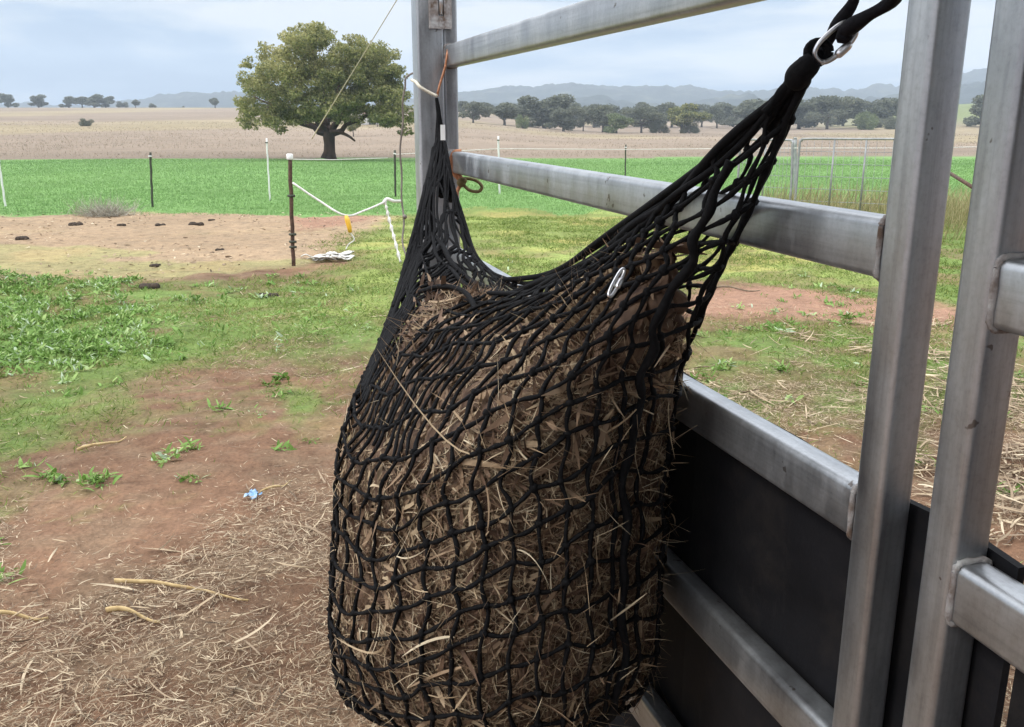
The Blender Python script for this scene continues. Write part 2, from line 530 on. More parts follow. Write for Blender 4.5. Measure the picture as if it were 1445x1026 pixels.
def ground_mat():
    m, nt, p = mat('earth', .95, 0, .15)
    a = N(nt, 'ShaderNodeAttribute', attribute_name='col')
    n1 = noise(nt, 9, 8, .7); n2 = noise(nt, 55, 5, .65); n3 = noise(nt, .35, 6, .6)
    r1 = ramp(nt, [(.3, (.62, .60, .58)), (.5, (1, 1, 1)), (.72, (1.3, 1.28, 1.22))])
    nt.links.new(n1.outputs[0], r1.inputs[0])
    r2 = ramp(nt, [(.3, (.6, .58, .56)), (.5, (1, 1, 1)), (.75, (1.35, 1.33, 1.3))])
    nt.links.new(n2.outputs[0], r2.inputs[0])
    r3 = ramp(nt, [(.3, (.82, .82, .82)), (.7, (1.15, 1.15, 1.15))])
    nt.links.new(n3.outputs[0], r3.inputs[0])
    c = mixc(nt, a.outputs['Color'], r1.outputs[0], .8, 'MULTIPLY')
    c = mixc(nt, c, r2.outputs[0], .75, 'MULTIPLY')
    c = mixc(nt, c, r3.outputs[0], .7, 'MULTIPLY')
    nt.links.new(c, p.inputs['Base Color'])
    ad = N(nt, 'ShaderNodeMath', operation='ADD')
    nt.links.new(n1.outputs[0], ad.inputs[0])
    ml = N(nt, 'ShaderNodeMath', operation='MULTIPLY'); ml.inputs[1].default_value = .4
    nt.links.new(n2.outputs[0], ml.inputs[0]); nt.links.new(ml.outputs[0], ad.inputs[1])
    bump(nt, p, ad.outputs[0], .8, .03)
    return m


nyv, nxv = GX.shape
idx = np.arange(nyv * nxv).reshape(nyv, nxv)
Fg = np.stack([idx[:-1, :-1], idx[:-1, 1:], idx[1:, 1:], idx[1:, :-1]], -1).reshape(-1, 4)
ground = np_obj('ground', np.stack([GX, GY, GZ], -1).reshape(-1, 3), Fg, ground_mat(), attrs={'col': col.reshape(-1, 4)}, smooth=True)
tag(ground, kind='structure')


def tz(x, y):
    return float(terr(np.array([x]), np.array([y]))[0])


# far hills: ranges of wooded country, each its own distance and depth
def hills():
    parts = []; o = 0; VV = []; FF = []
    def rng_(Y, depth, pts, seed, rough):
        nonlocal o
        xs_ = np.linspace(pts[0][0], pts[-1][0], 1500)
        top = np.interp(xs_, [p[0] for p in pts], [p[1] for p in pts])
        k = np.ones(41) / 41
        top = np.convolve(np.pad(top, 20, 'edge'), k, 'valid')
        yrow = np.linspace(-1, 1, 40)
        X = np.array([ray(a, 165)[0] for a in xs_])[None, :] * (Y + yrow[:, None] * depth)
        Yv = Y + yrow[:, None] * depth + 0 * X
        crest = CAM_H + np.array([ray(722, b - 5)[1] for b in top])[None, :] * Y
        prof = np.clip(1 - np.abs(yrow) ** 1.6, 0, 1)[:, None]
        Z = -12 + (crest + 12) * prof + (fbm(X * .012, Yv * .012, seed) - .5) * 34 * rough * prof + (fbm(X * .04, Yv * .04, seed + 5) - .5) * 22 * rough * prof + (vnoise(X * .11, Yv * .11, seed + 9) ** 2) * 4 * prof
        V = np.stack([X, Yv, Z], -1).reshape(-1, 3)
        a, b = X.shape
        id_ = np.arange(a * b).reshape(a, b) + o
        VV.append(V); FF.append(np.stack([id_[:-1, :-1], id_[:-1, 1:], id_[1:, 1:], id_[1:, :-1]], -1).reshape(-1, 4))
        o += a * b
    rng_(1500, 330, [(-700, 158), (-100, 160), (140, 158), (190, 154), (232, 141), (262, 136), (285, 143), (318, 131), (345, 138), (420, 150), (520, 155), (600, 150), (660, 135), (695, 129), (735, 138), (800, 128), (840, 126), (880, 132), (925, 130), (958, 125), (1000, 131), (1060, 136), (1130, 134), (1200, 133), (1280, 131), (1330, 120), (1385, 104), (1430, 99), (1500, 110), (1700, 130), (2100, 140)], 5, .65)
    rng_(1050, 240, [(560, 165), (640, 156), (760, 150), (850, 147), (960, 152), (1040, 148), (1150, 152), (1250, 146), (1340, 130), (1400, 122), (1480, 128), (1700, 140), (2000, 150)], 9, .6)
    m = simple('wooded_hillside', [(.3, (.008, .014, .014)), (.55, (.022, .032, .026)), (.75, (.11, .11, .075))], .03, .95, 0, 1.5)
    return tag(np_obj('hills', np.concatenate(VV), np.concatenate(FF), m, smooth=True), kind='structure')


hills()

# ------------------------------------------------------------------ steel yard panels, shelter
PD = Vector((-.288, .9576, 0)).normalized()         # along the panel, away from the camera
PN = Vector((-PD.y, PD.x, 0))                       # camera side of the panel
P2 = Vector((.4035, .922, 0))
PL = 2.055
P1 = P2 + PD * PL
RZ = math.atan2(-PD.y, -PD.x)                       # local +X runs towards the camera, local -Y faces it
POST = .0425
RAILS = [(1.742, 1.806), (1.437, 1.500), (1.143, 1.206), (.827, .891), (.53, .594), (.27, .334)]


def panel(name, label, base, rz, L, far_post=True, top=2.05, sheet=(0, 1), rails=RAILS):
    t = thing(name, label, 'yard panel', base, rz)
    prof = rrect(POST, POST, .007, 4)
    for x in ([0, L] if far_post else [0]):
        b = MB(); b.prism(prof, (x, 0, 0), (x, 0, top), up=Vector((1, 0, 0)))
        b.build('post', M['steel'], t)
    for z0, z1 in rails:
        h = z1 - z0
        b = MB(); pr = rrect(.038, h, .0085, 3)
        b.prism(pr, (POST / 2 + .0005, 0, z0 + h / 2), (L - POST / 2 - .0005, 0, z0 + h / 2))
        r = b.build('rail', M['steel_rail'], t)
        for xx, sg in ((POST / 2 + .001, 1), (L - POST / 2 - .001, -1)):
            if not far_post and sg < 0:
                continue
            w = MB(); ring = []
            for i in range(40):
                a = i / 40 * len(pr); j = int(a) % len(pr); f = a - int(a)
                p0, p1 = pr[j], pr[(j + 1) % len(pr)]
                q = (p0[0] * (1 - f) + p1[0] * f, p0[1] * (1 - f) + p1[1] * f)
                ring.append(Vector((xx + sg * .0015, -q[0] * 1.04, z0 + h / 2 + q[1] * 1.04)))
            ring.append(ring[0])
            w.tube(ring, [.0026 + .0016 * random.random() for _ in ring[:-1]] + [.003], 6, cap=False)
            w.build('weld', M['weld'], r)
    s0, s1, ztop = sheet
    b = MB(); n = 24
    rows = []
    for k in range(n + 1):
        x = s0 + (s1 - s0) * k / n
        bow = .004 * math.sin(k * .9) + .003 * math.sin(k * 2.3)
        rows.append((x, .027 + bow, ztop + .004 * math.sin(k * 1.7)))
    vs = []
    for (x, y, z) in rows:
        vs += [(x, y, .04), (x, y, z), (x, y + .009, z), (x, y + .009, .04)]
    fs = []
    for k in range(n):
        a = 4 * k
        fs += [(a, a + 4, a + 5, a + 1), (a + 1, a + 5, a + 6, a + 2), (a + 2, a + 6, a + 7, a + 3), (a + 3, a + 7, a + 4, a)]
    fs += [(0, 1, 2, 3), (4 * n + 3, 4 * n + 2, 4 * n + 1, 4 * n)]
    b.add(vs, fs, False)
    b.build('infill_sheet', M['sheet'], t)
    return t


pan = panel('yard_panel', 'galvanised steel panel with four visible rails and black infill sheet, behind the hay net', (P1.x, P1.y, 0), RZ, PL, True, 2.12, (.03, PL + .160, 1.192))
# slotted bracket near the top of the far post and a little smear of blue paint on the near one
P3 = P2 - PD * .105 + PN * -.004
RZ3 = RZ - math.radians(1.5)
pan2 = panel('yard_panel', 'galvanised steel panel at the right edge, only its end post and short rail stubs showing', (P3.x, P3.y, 0), RZ3, 1.5, False, 2.12, (.065, 1.5, 1.180), [(a - .02, b - .02) for a, b in RAILS])
pan2.name = 'yard_panel'


def shelter():
    base = P1 + PN * (POST / 2 + .041) + PD * .012
    t = thing('shelter', 'shelter frame whose thick square steel upright stands where the net is tied at left', 'shelter', (base.x, base.y, 0), RZ)
    b = MB(); b.prism(rrect(.082, .082, .009, 4), (0, 0, 0), (0, 0, 2.66), up=Vector((1, 0, 0)))
    po = b.build('upright', M['steel'], t)
    # bracket: plate with a slot and a pin
    br = MB()
    z0, z1 = 1.85, 2.02; xf = .0412
    for (a0, a1, c0, c1) in ((-.010, .018, z0, z1), (.034, .058, z0, z1), (.018, .034, z0, z0 + .035), (.018, .034, z0 + .12, z1)):
        br.box(xf, xf + .006, a0 + .006, a1 + .006, c0, c1, .001)
    k = br.build('bracket', M['weld'], t)
    pin = MB(); pin.tube([(xf + .004, .032, z0 + .04), (xf + .004, .032, z0 + .112)], .006, 8); pin.build('pin', M['bright'], k)
    # corrugated roof sheet, out of view, its extent set to shade hay and posts
    X, Y = np.meshgrid(np.arange(1.75, 5.5, .5), np.arange(-1.3, 2.6, .02))
    Z = 2.67 + .1 * (X + .35) / 6 + .009 * np.sin(Y / .076 * 2 * math.pi)
    V = np.stack([X, Y, Z], -1); V2 = V + np.array([0, 0, .004])
    a, c = X.shape
    i0 = np.arange(a * c).reshape(a, c)
    f0 = np.stack([i0[:-1, :-1], i0[:-1, 1:], i0[1:, 1:], i0[1:, :-1]], -1).reshape(-1, 4)
    np_obj('roof', np.concatenate([V.reshape(-1, 3), V2.reshape(-1, 3)]), np.concatenate([f0[:, ::-1], f0 + a * c]), M['roof'], t, smooth=True)
    wb = MB(); wb.box(5.0, 5.05, -1.2, 2.5, 0, 2.62, .004); wb.build('shade_wall', M['roof'], t)  # unseen wall added behind the camera to darken the facing post sides
    be = MB(); be.prism(rrect(.05, .09, .006, 3), (.042, 0, 2.60), (5.0, 0, 2.60)); be.build('eave_beam', M['steel'], t)
    return t


shelter()

# ------------------------------------------------------------------ the hay net
V3 = lambda *a: Vector(a)
CT = [
    [V3(-.06, 1.50, .575), V3(-.07, 1.45, .575), V3(-.06, 1.40, .575), V3(-.03, 1.37, .575), V3(.0, 1.37, .575), V3(.03, 1.38, .575), V3(.04, 1.42, .575), V3(.03, 1.47, .575), V3(0, 1.50, .575), V3(-.03, 1.51, .575)],
    [V3(-.20, 1.58, .63), at(502, 985, 1.40), at(575, 1038, 1.23), at(650, 1055, 1.14), at(760, 1045, 1.13), at(850, 1012, 1.18), at(903, 962, 1.32), V3(.08, 1.60, .68), V3(-.02, 1.72, .64), V3(-.13, 1.70, .63)],
    [V3(-.26, 1.66, .75), at(467, 897, 1.42), at(525, 938, 1.20), at(640, 915, 1.10), at(760, 878, 1.10), at(862, 832, 1.16), at(936, 785, 1.33), V3(.12, 1.70, .85), V3(-.02, 1.85, .78), V3(-.15, 1.82, .76)],
    [V3(-.27, 1.72, .92), at(472, 728, 1.46), at(528, 788, 1.24), at(640, 752, 1.13), at(760, 692, 1.12), at(872, 632, 1.18), at(949, 590, 1.35), V3(.12, 1.76, 1.10), V3(-.02, 1.95, 1.0), V3(-.15, 1.90, .95)],
    [V3(-.25, 1.85, 1.12), at(485, 602, 1.52), at(522, 648, 1.33), at(605, 628, 1.21), at(742, 562, 1.14), at(885, 488, 1.16), at(985, 448, 1.27), V3(.15, 1.74, 1.24), V3(.01, 2.0, 1.16), V3(-.13, 2.0, 1.12)],
    [at(580, 385, 2.2), at(546, 465, 1.90), at(572, 482, 1.72), at(655, 470, 1.50), at(795, 430, 1.26), at(925, 370, 1.16), at(1052, 308, 1.14), at(930, 350, 1.5), at(760, 425, 1.95), at(665, 385, 2.15)],
    [at(621, 192, 2.80), at(607, 300, 2.5), at(640, 372, 2.12), at(705, 412, 1.82), at(815, 375, 1.42), at(950, 275, 1.20), at(1149, 88, 1.055), at(955, 262, 1.32), at(748, 394, 1.95), at(667, 352, 2.36)],
]
CTA = np.array([[list(p) for p in l] for l in CT])
NL, NK = CTA.shape[:2]


def cr(p0, p1, p2, p3, t):
    return .5 * ((2 * p1) + (-p0 + p2) * t + (2 * p0 - 5 * p1 + 4 * p2 - p3) * t * t + (-p0 + 3 * p1 - 3 * p2 + p3) * t ** 3)


def surf(a, b, jit=True):
    """point of the sack: a from the bottom (0) to the rim (6), b round it (0..10)"""
    a = np.asarray(a, float); b = np.asarray(b, float)
    a, b = np.broadcast_arrays(a, b)
    if jit:
        bb = b % NK
        w = (np.sin(bb * 2.3 + a * 3.1) + np.sin(bb * 5.0 - a * 4.3 + 1) + np.sin(bb * 3.77 * 2 + a * 7.3)) * .024
        a = a + w * np.clip(6 - a, 0, .6) / .6 * np.clip(a, 0, .4) / .4
        b = b + (np.sin(a * 4.1 + bb * 1.2566) + np.sin(a * 7.7 + bb * 2.513 + 2) + np.sin(a * 13.1 + bb * 5.0265)) * .026
    a = np.clip(a, 0, NL - 1)
    i = np.minimum(np.floor(a).astype(int), NL - 2); t = (a - i)[..., None]
    j = np.floor(b).astype(int); s = (b - j)[..., None]

    def row(k):
        k = np.clip(k, 0, NL - 1)
        return cr(CTA[k, (j - 1) % NK], CTA[k, j % NK], CTA[k, (j + 1) % NK], CTA[k, (j + 2) % NK], s)
    r0, r1, r2, r3 = row(i - 1), row(i), row(i + 1), row(i + 2)
    r0 = np.where((i == 0)[..., None], 2 * r1 - r2, r0)
    r3 = np.where((i == NL - 2)[..., None], 2 * r2 - r1, r3)
    return cr(r0, r1, r2, r3, t)


def surfn(a, b):
    e = .02
    du = surf(a + e, b, False) - surf(a - e, b, False)
    dv = surf(a, b + e, False) - surf(a, b - e, False)
    return unit(np.cross(dv, du))


ROWS = [.3, .65, .95, 1.2, 1.45, 1.72, 2, 2.25, 2.5, 2.75, 3, 3.33, 3.66, 4, 4.28, 4.56, 4.84, 5.12, 5.4, 5.68]
COLS = []
for k, nseg in enumerate([3, 4, 3, 3, 3, 3, 4, 4, 4, 4]):
    COLS += [k + i / nseg for i in range(nseg)]
COLS = np.array(COLS); NC = len(COLS)


def lean(a, c):
    """columns lean across the left shoulder towards the clip as they rise"""
    cc = (np.asarray(c, float) + 2) % NK - 2
    w = np.clip((cc + 1.5) / 1.5, 0, 1) * np.clip((5.2 - cc) / 3.2, 0, 1)
    return (c + w * .62 * np.clip(a - 3.2, 0, 3) ** 1.1) % NK


def build_net():
    t = thing('hay_net', 'big black knotted slow-feeder net slung between the left post and the top right clip', 'hay net', (0, 0, 0))
    nb = surfn(np.array([3.0]), np.array([3.5]))
    sgn = 1 if nb[0][1] < 0 else -1
    m = MB()
    for r in ROWS:
        b = np.linspace(0, NK, NC * 5 + 1)
        fr = np.interp(b, np.append(COLS, NK), np.arange(NC + 1)); fr = fr - np.floor(fr)
        sag = np.sin(fr * math.pi) * .014 * (1 if r < 5 else .3)
        p = surf(np.full_like(b, r) - sag, b)
        m.tube([Vector(q) for q in p], [.0031 + .0007 * math.sin(i * 1.7) for i in range(len(p))], 6, cap=False)
    for ci, c in enumerate(COLS):
        a = np.linspace(.12, 6, 110)
        p = surf(a, lean(a, c))
        m.tube([Vector(q) for q in p], [.0032 + .0007 * math.sin(i * 1.3 + ci) for i in range(len(p))], 6, cap=False)
    for r in ROWS:
        for c in COLS:
            q = surf(np.array([r]), np.array([lean(r, c)]))[0]
            m.ball(q, .0062, 6, 4, (random.uniform(.8, 1.3), random.uniform(.7, 1.3), random.uniform(.7, 1.3)))
    m.build('mesh', M['net'], t)
    g = MB()
    for ci, c in enumerate(COLS):                      # the mesh bunches up towards both ends
        for off in (.12, .2):
            far = min(abs((c + off) % NK), NK - (c + off) % NK) < 1.6
            if not far or off > .15:
                continue
            a = np.linspace(5.1 if not far else 4.35, 6, 34)
            bb = c + off * np.sin(np.linspace(0, 1, 34) * math.pi * (1.5 if ci % 2 else 1)) + .05 * np.sin(a * 9 + ci)
            p = surf(a, bb)
            g.tube([Vector(q) for q in p], [.0032 + .0012 * math.sin(i * .9 + ci) ** 2 for i in range(34)], 6, cap=False)
    for i_, b0 in enumerate(np.arange(-.9, 3.0, .26)):   # pulled tight over the left shoulder
        a = np.linspace(4.1 + .2 * math.sin(i_ * 1.9), 5.9, 40)
        bb = b0 + (a - 3.75) * .62 + .03 * np.sin(a * 7 + i_)
        p = surf(a, bb % NK)
        g.tube([Vector(q) for q in p], [.0022 + .0010 * math.sin(i * .7 + i_) ** 2 for i in range(40)], 6)
    for i_, b0 in enumerate(np.arange(8.9, 11.6, .15)):
        a = np.linspace(5.0 + .25 * math.sin(i_ * 2.7), 6, 26)
        p = surf(a, (b0 + .10 * np.sin(a * 8 + i_ * 2.1)) % NK)
        g.tube([Vector(q) for q in p], [.0036 + .0014 * math.sin(i * .7 + i_) ** 2 for i in range(26)], 6)
    for i_, c in enumerate(np.arange(-1.5, .3, .085)):
        a = np.linspace(3.7 + .25 * math.sin(i_ * 2.3), 6, 46)
        p = surf(a, lean(a, c + .02 * np.sin(a * 9 + i_)))
        g.tube([Vector(q) for q in p], [.0030 + .0012 * math.sin(i * .7 + i_) ** 2 for i in range(46)], 6)
    for b0 in (5.92, 6.03):                 # lower edge of the right arm
        a = np.linspace(3.9, 6, 50)
        p = surf(a, b0 + .03 * np.sin(a * 6 + b0 * 9))
        g.tube([Vector(q) for q in p], [.0045 + .001 * math.sin(i + b0) for i in range(50)], 6, cap=False)
    g.build('gathered_mesh', M['net'], t)
    # rim cord, side cord
    rim = MB()
    for off, rad in ((0, .0060), (.09, .0048)):
        b = np.linspace(0, NK, 201); p = surf(np.full_like(b, 6 - off) , b)
        p = p + np.stack([.004 * np.sin(b * 9 + off * 30), 0 * b, .004 * np.cos(b * 7 + off * 40)], 1)
        rim.tube([Vector(q) for q in p], rad, 7, cap=False)
    rim.build('drawstring', M['net'], t)
    side = MB(); a = np.linspace(.2, 5.7, 120)
    p = surf(a, 5.12 + .12 * np.clip(a - 3, 0, 3)) + sgn * surfn(a, np.full_like(a, 5.12)) * .005
    side.tube([Vector(q) for q in p], [.0062 + .001 * math.sin(i * .8) for i in range(120)], 8)
    side.build('side_cord', M['net'], t)
    # loose arc of drawstring lying in the mouth
    lo = MB()
    pts = [at(592, 412, 1.98), at(625, 404, 1.9), at(655, 412, 1.8), at(672, 440, 1.70), at(676, 478, 1.62)]
    lo.tube(smooth_path(pts, 8), .0055, 7)
    pts = [at(690, 395, 1.95), at(706, 415, 1.86), at(702, 450, 1.72)]
    lo.tube(smooth_path(pts, 8), .004, 6)
    lo.build('loose_cord', M['net'], t)
    # gathered ends
    e = MB()
    for k in range(5):
        o = V3(.004 * math.cos(k * 1.3), 0.006 * math.sin(k * 2.1), .006 * math.sin(k * 1.3))
        e.tube(smooth_path([at(1085, 168, 1.09) + o * 2.2, at(1110, 132, 1.075) + o * 1.5, at(1135, 102, 1.06) + o, at(1158, 78, 1.045) + o * .4], 6), [.0045 + .002 * math.sin(i * .5 + k) ** 2 for i in range(19)], 7)
    e.tube(smooth_path([at(1118, 118, 1.06), at(1135, 98, 1.045), at(1150, 84, 1.04)], 6), [.011, .013, .014, .0145, .0145, .014, .0135, .013, .013, .012, .012, .011, .010], 9)
    # eye that the link passes through
    c = at(1160, 76, 1.045)
    e.tube([c + V3(.012 * math.cos(a) - .004, 0, .010 * math.sin(a) + .002) for a in np.linspace(0, 2 * math.pi, 18)], .005, 7, cap=False)
    e.build('gathered_end', M['net'], t)
    e = MB()
    for k in range(4):
        o = V3(.012 * math.cos(k * 1.6), 0, .008 * math.sin(k * 1.6))
        e.tube(smooth_path([at(628 + k * 3, 275, 2.605) + o * 1.6, at(624, 225, 2.736) + o, at(621, 190, 2.802) + o * .5, at(619, 160, 2.811), at(616, 138, 2.811)], 5), [.013 - .0004 * i for i in range(21)], 7)
    e.tube(smooth_path([at(612, 250, 2.624), at(601, 262, 2.605), at(601, 280, 2.586), at(610, 276, 2.577)], 6), .008, 6)
    e.build('tied_end', M['net'], t)
    tg = MB(); c = at(625, 187, 2.77)
    tg.box(c.x - .007, c.x + .007, c.y - .001, c.y + .001, c.z - .022, c.z + .022, .0005)
    o = tg.build('label_tag', M['white'], t); o['label'] = 'small white tag at the tied end'
    return t


def smooth_path(pts, n):
    pts = [Vector(p) for p in pts]
    out = []
    m = len(pts)
    for i in range(m - 1):
        p0 = pts[i - 1] if i else pts[0] * 2 - pts[1]
        p3 = pts[i + 2] if i + 2 < m else pts[-1] * 2 - pts[-2]
        for k in range(n):
            out.append(cr(p0, pts[i], pts[i + 1], p3, k / n))
    out.append(pts[-1])
    return out


build_net()


def build_hay():
    na, nb = 190, 300
    AMAX = 4.85
    A = np.linspace(.0, AMAX, na)
    B = np.linspace(0, NK, nb, endpoint=False)
    GA, GB = np.meshgrid(A, B, indexing='ij')
    P = surf(GA, GB); Nn = surfn(np.clip(GA, .05, 5.9), GB)
    nb_ = surfn(np.array([3.0]), np.array([3.5]))
    if nb_[0][1] > 0:
        Nn = -Nn
    fr = np.interp(GA, ROWS, np.arange(len(ROWS))); fr = fr - np.floor(fr)
    fc = np.interp(GB, np.append(COLS, NK), np.arange(NC + 1)); fc = fc - np.floor(fc)
    pill = np.abs(np.sin(fr * math.pi) * np.sin(fc * math.pi)) ** .6
    rough = fbm(GA * 14, GB * 14, 4, 4) - .5
    off = -.033 + .021 * pill + .014 * rough
    w = sstep(3.9, AMAX, GA)
    off = off - .012 * w
    P = P + Nn * off[..., None]
    C = np.array([-.02, 1.55, 1.22])
    bk = 1 - sstep(1.5, 2.6, np.abs((GB + 5) % NK - 4.7))      # sides towards the post sit lower
    P = P + (C - P) * ((.14 + .24 * bk) * w)[..., None]
    ring_c = P.mean(1)
    # cap
    rows = [P]
    top = P[-1]
    cen = top.mean(0) + np.array([0, 0, -.02])
    for f in (.25, .5, .75, .98):
        q = top + (cen - top) * f
        q[:, 2] += -.06 * math.sin(f * math.pi) + (fbm(q[:, 0] * 30, q[:, 1] * 30, 8) - .5) * .04
        rows.append(q[None])
    Pa = np.concatenate(rows, 0)
    a_, b_ = Pa.shape[:2]
    id_ = np.arange(a_ * b_).reshape(a_, b_)
    nxt = np.roll(id_, -1, 1)
    Fc = np.stack([id_[:-1], nxt[:-1], nxt[1:], id_[1:]], -1).reshape(-1, 4)
    Vc = Pa.reshape(-1, 3)
    tone_c = np.clip(.16 + .5 * (fbm(Vc[:, 0] * 60, Vc[:, 2] * 60 + Vc[:, 1] * 40, 14, 4) - .45), 0, .5)  # core toned darker, painting shade into the gaps between blades
    parts = [(Vc, Fc, tone_c)]

    def scatter(n, amin, amax, L0, L1, W0, W1, lift, stick, tlo, thi, power=1.0, bsel=None, seg=4, bend=.18):
        ia = rng.uniform(amin, amax, n); ib = rng.uniform(0, NK, n) if bsel is None else rng.uniform(bsel[0], bsel[1], n) % NK
        ii = np.clip((ia / AMAX * (na - 1)).astype(int), 0, na - 1); jj = (ib / NK * nb).astype(int) % nb
        p = P[ii, jj]; nn = Nn[ii, jj]
        p = p + (ring_c[ii] - p) * (.20 * sstep(3.7, 4.5, ia))[:, None]
        rd = unit(rng.normal(0, 1, (n, 3)))
        d = unit(rd - nn * (rd * nn).sum(1, keepdims=True) + nn * rng.normal(stick, .07, (n, 1)))
        no = unit(nn - d * (nn * d).sum(1, keepdims=True) + rng.normal(0, .35, (n, 3)))
        no = unit(no - d * (no * d).sum(1, keepdims=True))
        L = rng.uniform(L0, L1, n); W = rng.uniform(W0, W1, n)
        T = tlo + (thi - tlo) * rng.random(n) ** power
        st = p + nn * rng.uniform(0, lift, (n, 1)) - d * (L * .5)[:, None]
        return blades(st, d, no, L, W, rng.normal(-.12, .22, n), np.clip(T + rng.normal(0, .05, n), 0, 1), seg, True, rng.normal(0, .9, n), bend)
    parts.append(scatter(5600, .5, 4.85, .025, .07, .003, .008, .006, .0, .05, .75, 1.4))
    parts.append(scatter(11000, .5, 4.85, .015, .045, .001, .003, .007, .0, .1, 1, 1.3))
    parts.append(scatter(19000, .5, 4.85, .04, .10, .0007, .0015, .006, .0, .1, .95, 1.2, None, 6, .5))
    parts.append(scatter(1500, 3.2, 4.85, .04, .085, .005, .010, .006, .0, .15, .8, 1.4, None, 5, .3))
    parts.append(scatter(420, .8, 4.7, .05, .12, .0012, .0045, .030, .05, .4, 1, .8, None, 6, .6))
    parts.append(scatter(500, .8, 4.6, .03, .08, .0008, .0016, .012, .5, .4, 1, .8, None, 5, .5))
    parts.append(scatter(600, .8, 4.3, .03, .07, .001, .002, .012, .55, .4, 1, .8, (5.3, 6.8), 5, .5))
    parts.append(scatter(2600, 4.2, 4.85, .02, .07, .002, .008, .010, .0, .1, .85, 1.3, (3.6, 7.0), 5, .4))
    # strips lying on the top and up into the arms
    n = 260
    ii = rng.integers(na - 3, a_ - 1, n); jj = rng.integers(0, b_, n); f = rng.random((n, 1))
    p = Pa[ii, jj] * f + Pa[np.minimum(ii + 1, a_ - 1), jj] * (1 - f) + np.array([0, 0, .006])
    d = unit(rng.normal(0, 1, (n, 3)) * np.array([1, 1, .25])); no = unit(np.array([0, 0, 1.]) + rng.normal(0, .4, (n, 3))); no = unit(no - d * (no * d).sum(1, keepdims=True))
    L = rng.uniform(.03, .10, n)
    parts.append(blades(p - d * (L * .5)[:, None], d, no, L, rng.uniform(.003, .012, n), rng.normal(-.1, .2, n), np.clip(rng.beta(2, 3, n), 0, 1), 4))
    n = 450
    ia = rng.uniform(4.0, 5.1, n); ib = rng.uniform(9.9, 13.0, n)
    p = surf(ia, ib % NK); nn = surfn(ia, ib % NK)
    if nb_[0][1] > 0: nn = -nn
    ax = unit(surf(ia + .03, ib % NK) - p)
    d = unit(ax + rng.normal(0, .12, (n, 3))); no = unit(nn - d * (nn * d).sum(1, keepdims=True))
    L = rng.uniform(.02, .055, n)
    cen_ = np.stack([surf(np.full(20, x), np.linspace(0, 9.5, 20)).mean(0) for x in ia])
    p = p + (cen_ - p) * rng.uniform(.20, .42, (n, 1))
    parts.append(blades(p - d * (L * .5)[:, None], d, no, L, rng.uniform(.006, .013, n), rng.normal(0, .1, n), np.clip(rng.beta(1.6, 5, n), 0, .6), 4))
    V, Fc, T = merge(parts)
    o = np_obj('hay', V, Fc, M['hay'], attrs={'tone': T})
    tag(o, 'coarse brown leafy hay packed inside the black net', 'hay', kind='stuff')


build_hay()


# ------------------------------------------------------------------ clips, straps, twine
def single(name, label, cat, mb, m, group=None):
    o = mb.build(name, m)
    return tag(o, label, cat, group)


def link(name, label, a, b, width, r):
    """oval quick link from a to b"""
    a, b = Vector(a), Vector(b)
    t = thing(name, label, 'clip', tuple(a))
    d = (b - a); L = d.length; d.normalize()
    s = d.cross(Vector((0, 1, 0))).normalized()
    def oval(t0, t1, n):
        pts = []
        for k in range(n + 1):
            an = math.radians(t0 + (t1 - t0) * k / n)
            c, sn = math.cos(an), math.sin(an)
            x = math.copysign(abs(c) ** .8, c) * L / 2; y = math.copysign(abs(sn) ** .7, sn) * width / 2
            pts.append(d * (L / 2 + x) + s * y)
        return pts
    m = MB(); m.tube(oval(-150, 215, 60), r, 8)
    m.build('link_body', M['bright'], t)
    g = MB(); p = oval(-105, -68, 6)
    g.tube(p, [r * 1.1, r * 1.75, r * 1.75, r * 1.75, r * 1.75, r * 1.6, r * 1.2], 6)
    g.build('locking_sleeve', M['bright'], t)
    return t


link('quick_link', 'bright oval quick link joining the net to the black straps at upper right', at(1153, 83, 1.04), at(1205, 36, 1.035), .024, .0028)
link('snap_clip', 'small bright snap clip hooked on the mesh in the middle of the net', at(860, 418, 1.125), at(880, 380, 1.145), .0070, .0022)
RT = Vector((P2.x, P2.y, 0)) + PD * .03 + PN * .02
m = MB()
pts = smooth_path([at(1196, 46, 1.035), at(1188, 52, 1.033), at(1193, 43, 1.03), at(1222, 24, 1.01), at(1262, -4, .985), RT + V3(0, 0, 1.745) + PN * .006, RT + V3(0, 0, 1.80) + PN * .008, RT + V3(0, 0, 1.822) - PN * .02, RT + V3(0, 0, 1.80) - PN * .045], 6)
m.tube(pts, [.0075 + .0015 * math.sin(i * .55) for i in range(len(pts))], 8)
single('hanging_strap', 'right one of the two black straps above the bright quick link', 'strap', m, M['strap'])
RT2 = RT + PD * .10
m = MB()
pts = smooth_path([at(1152, 90, 1.06), at(1163, 70, 1.055), at(1180, 38, 1.05), at(1206, -5, 1.04), RT2 + V3(0, 0, 1.745) + PN * .006, RT2 + V3(0, 0, 1.80) + PN * .008, RT2 + V3(0, 0, 1.822) - PN * .02, RT2 + V3(0, 0, 1.80) - PN * .045], 6)
m.tube(pts, [.0070 + .0012 * math.sin(i * .6) for i in range(len(pts))], 8)
single('hanging_strap', 'left one of the two black straps above the bright quick link', 'strap', m, M['strap'])

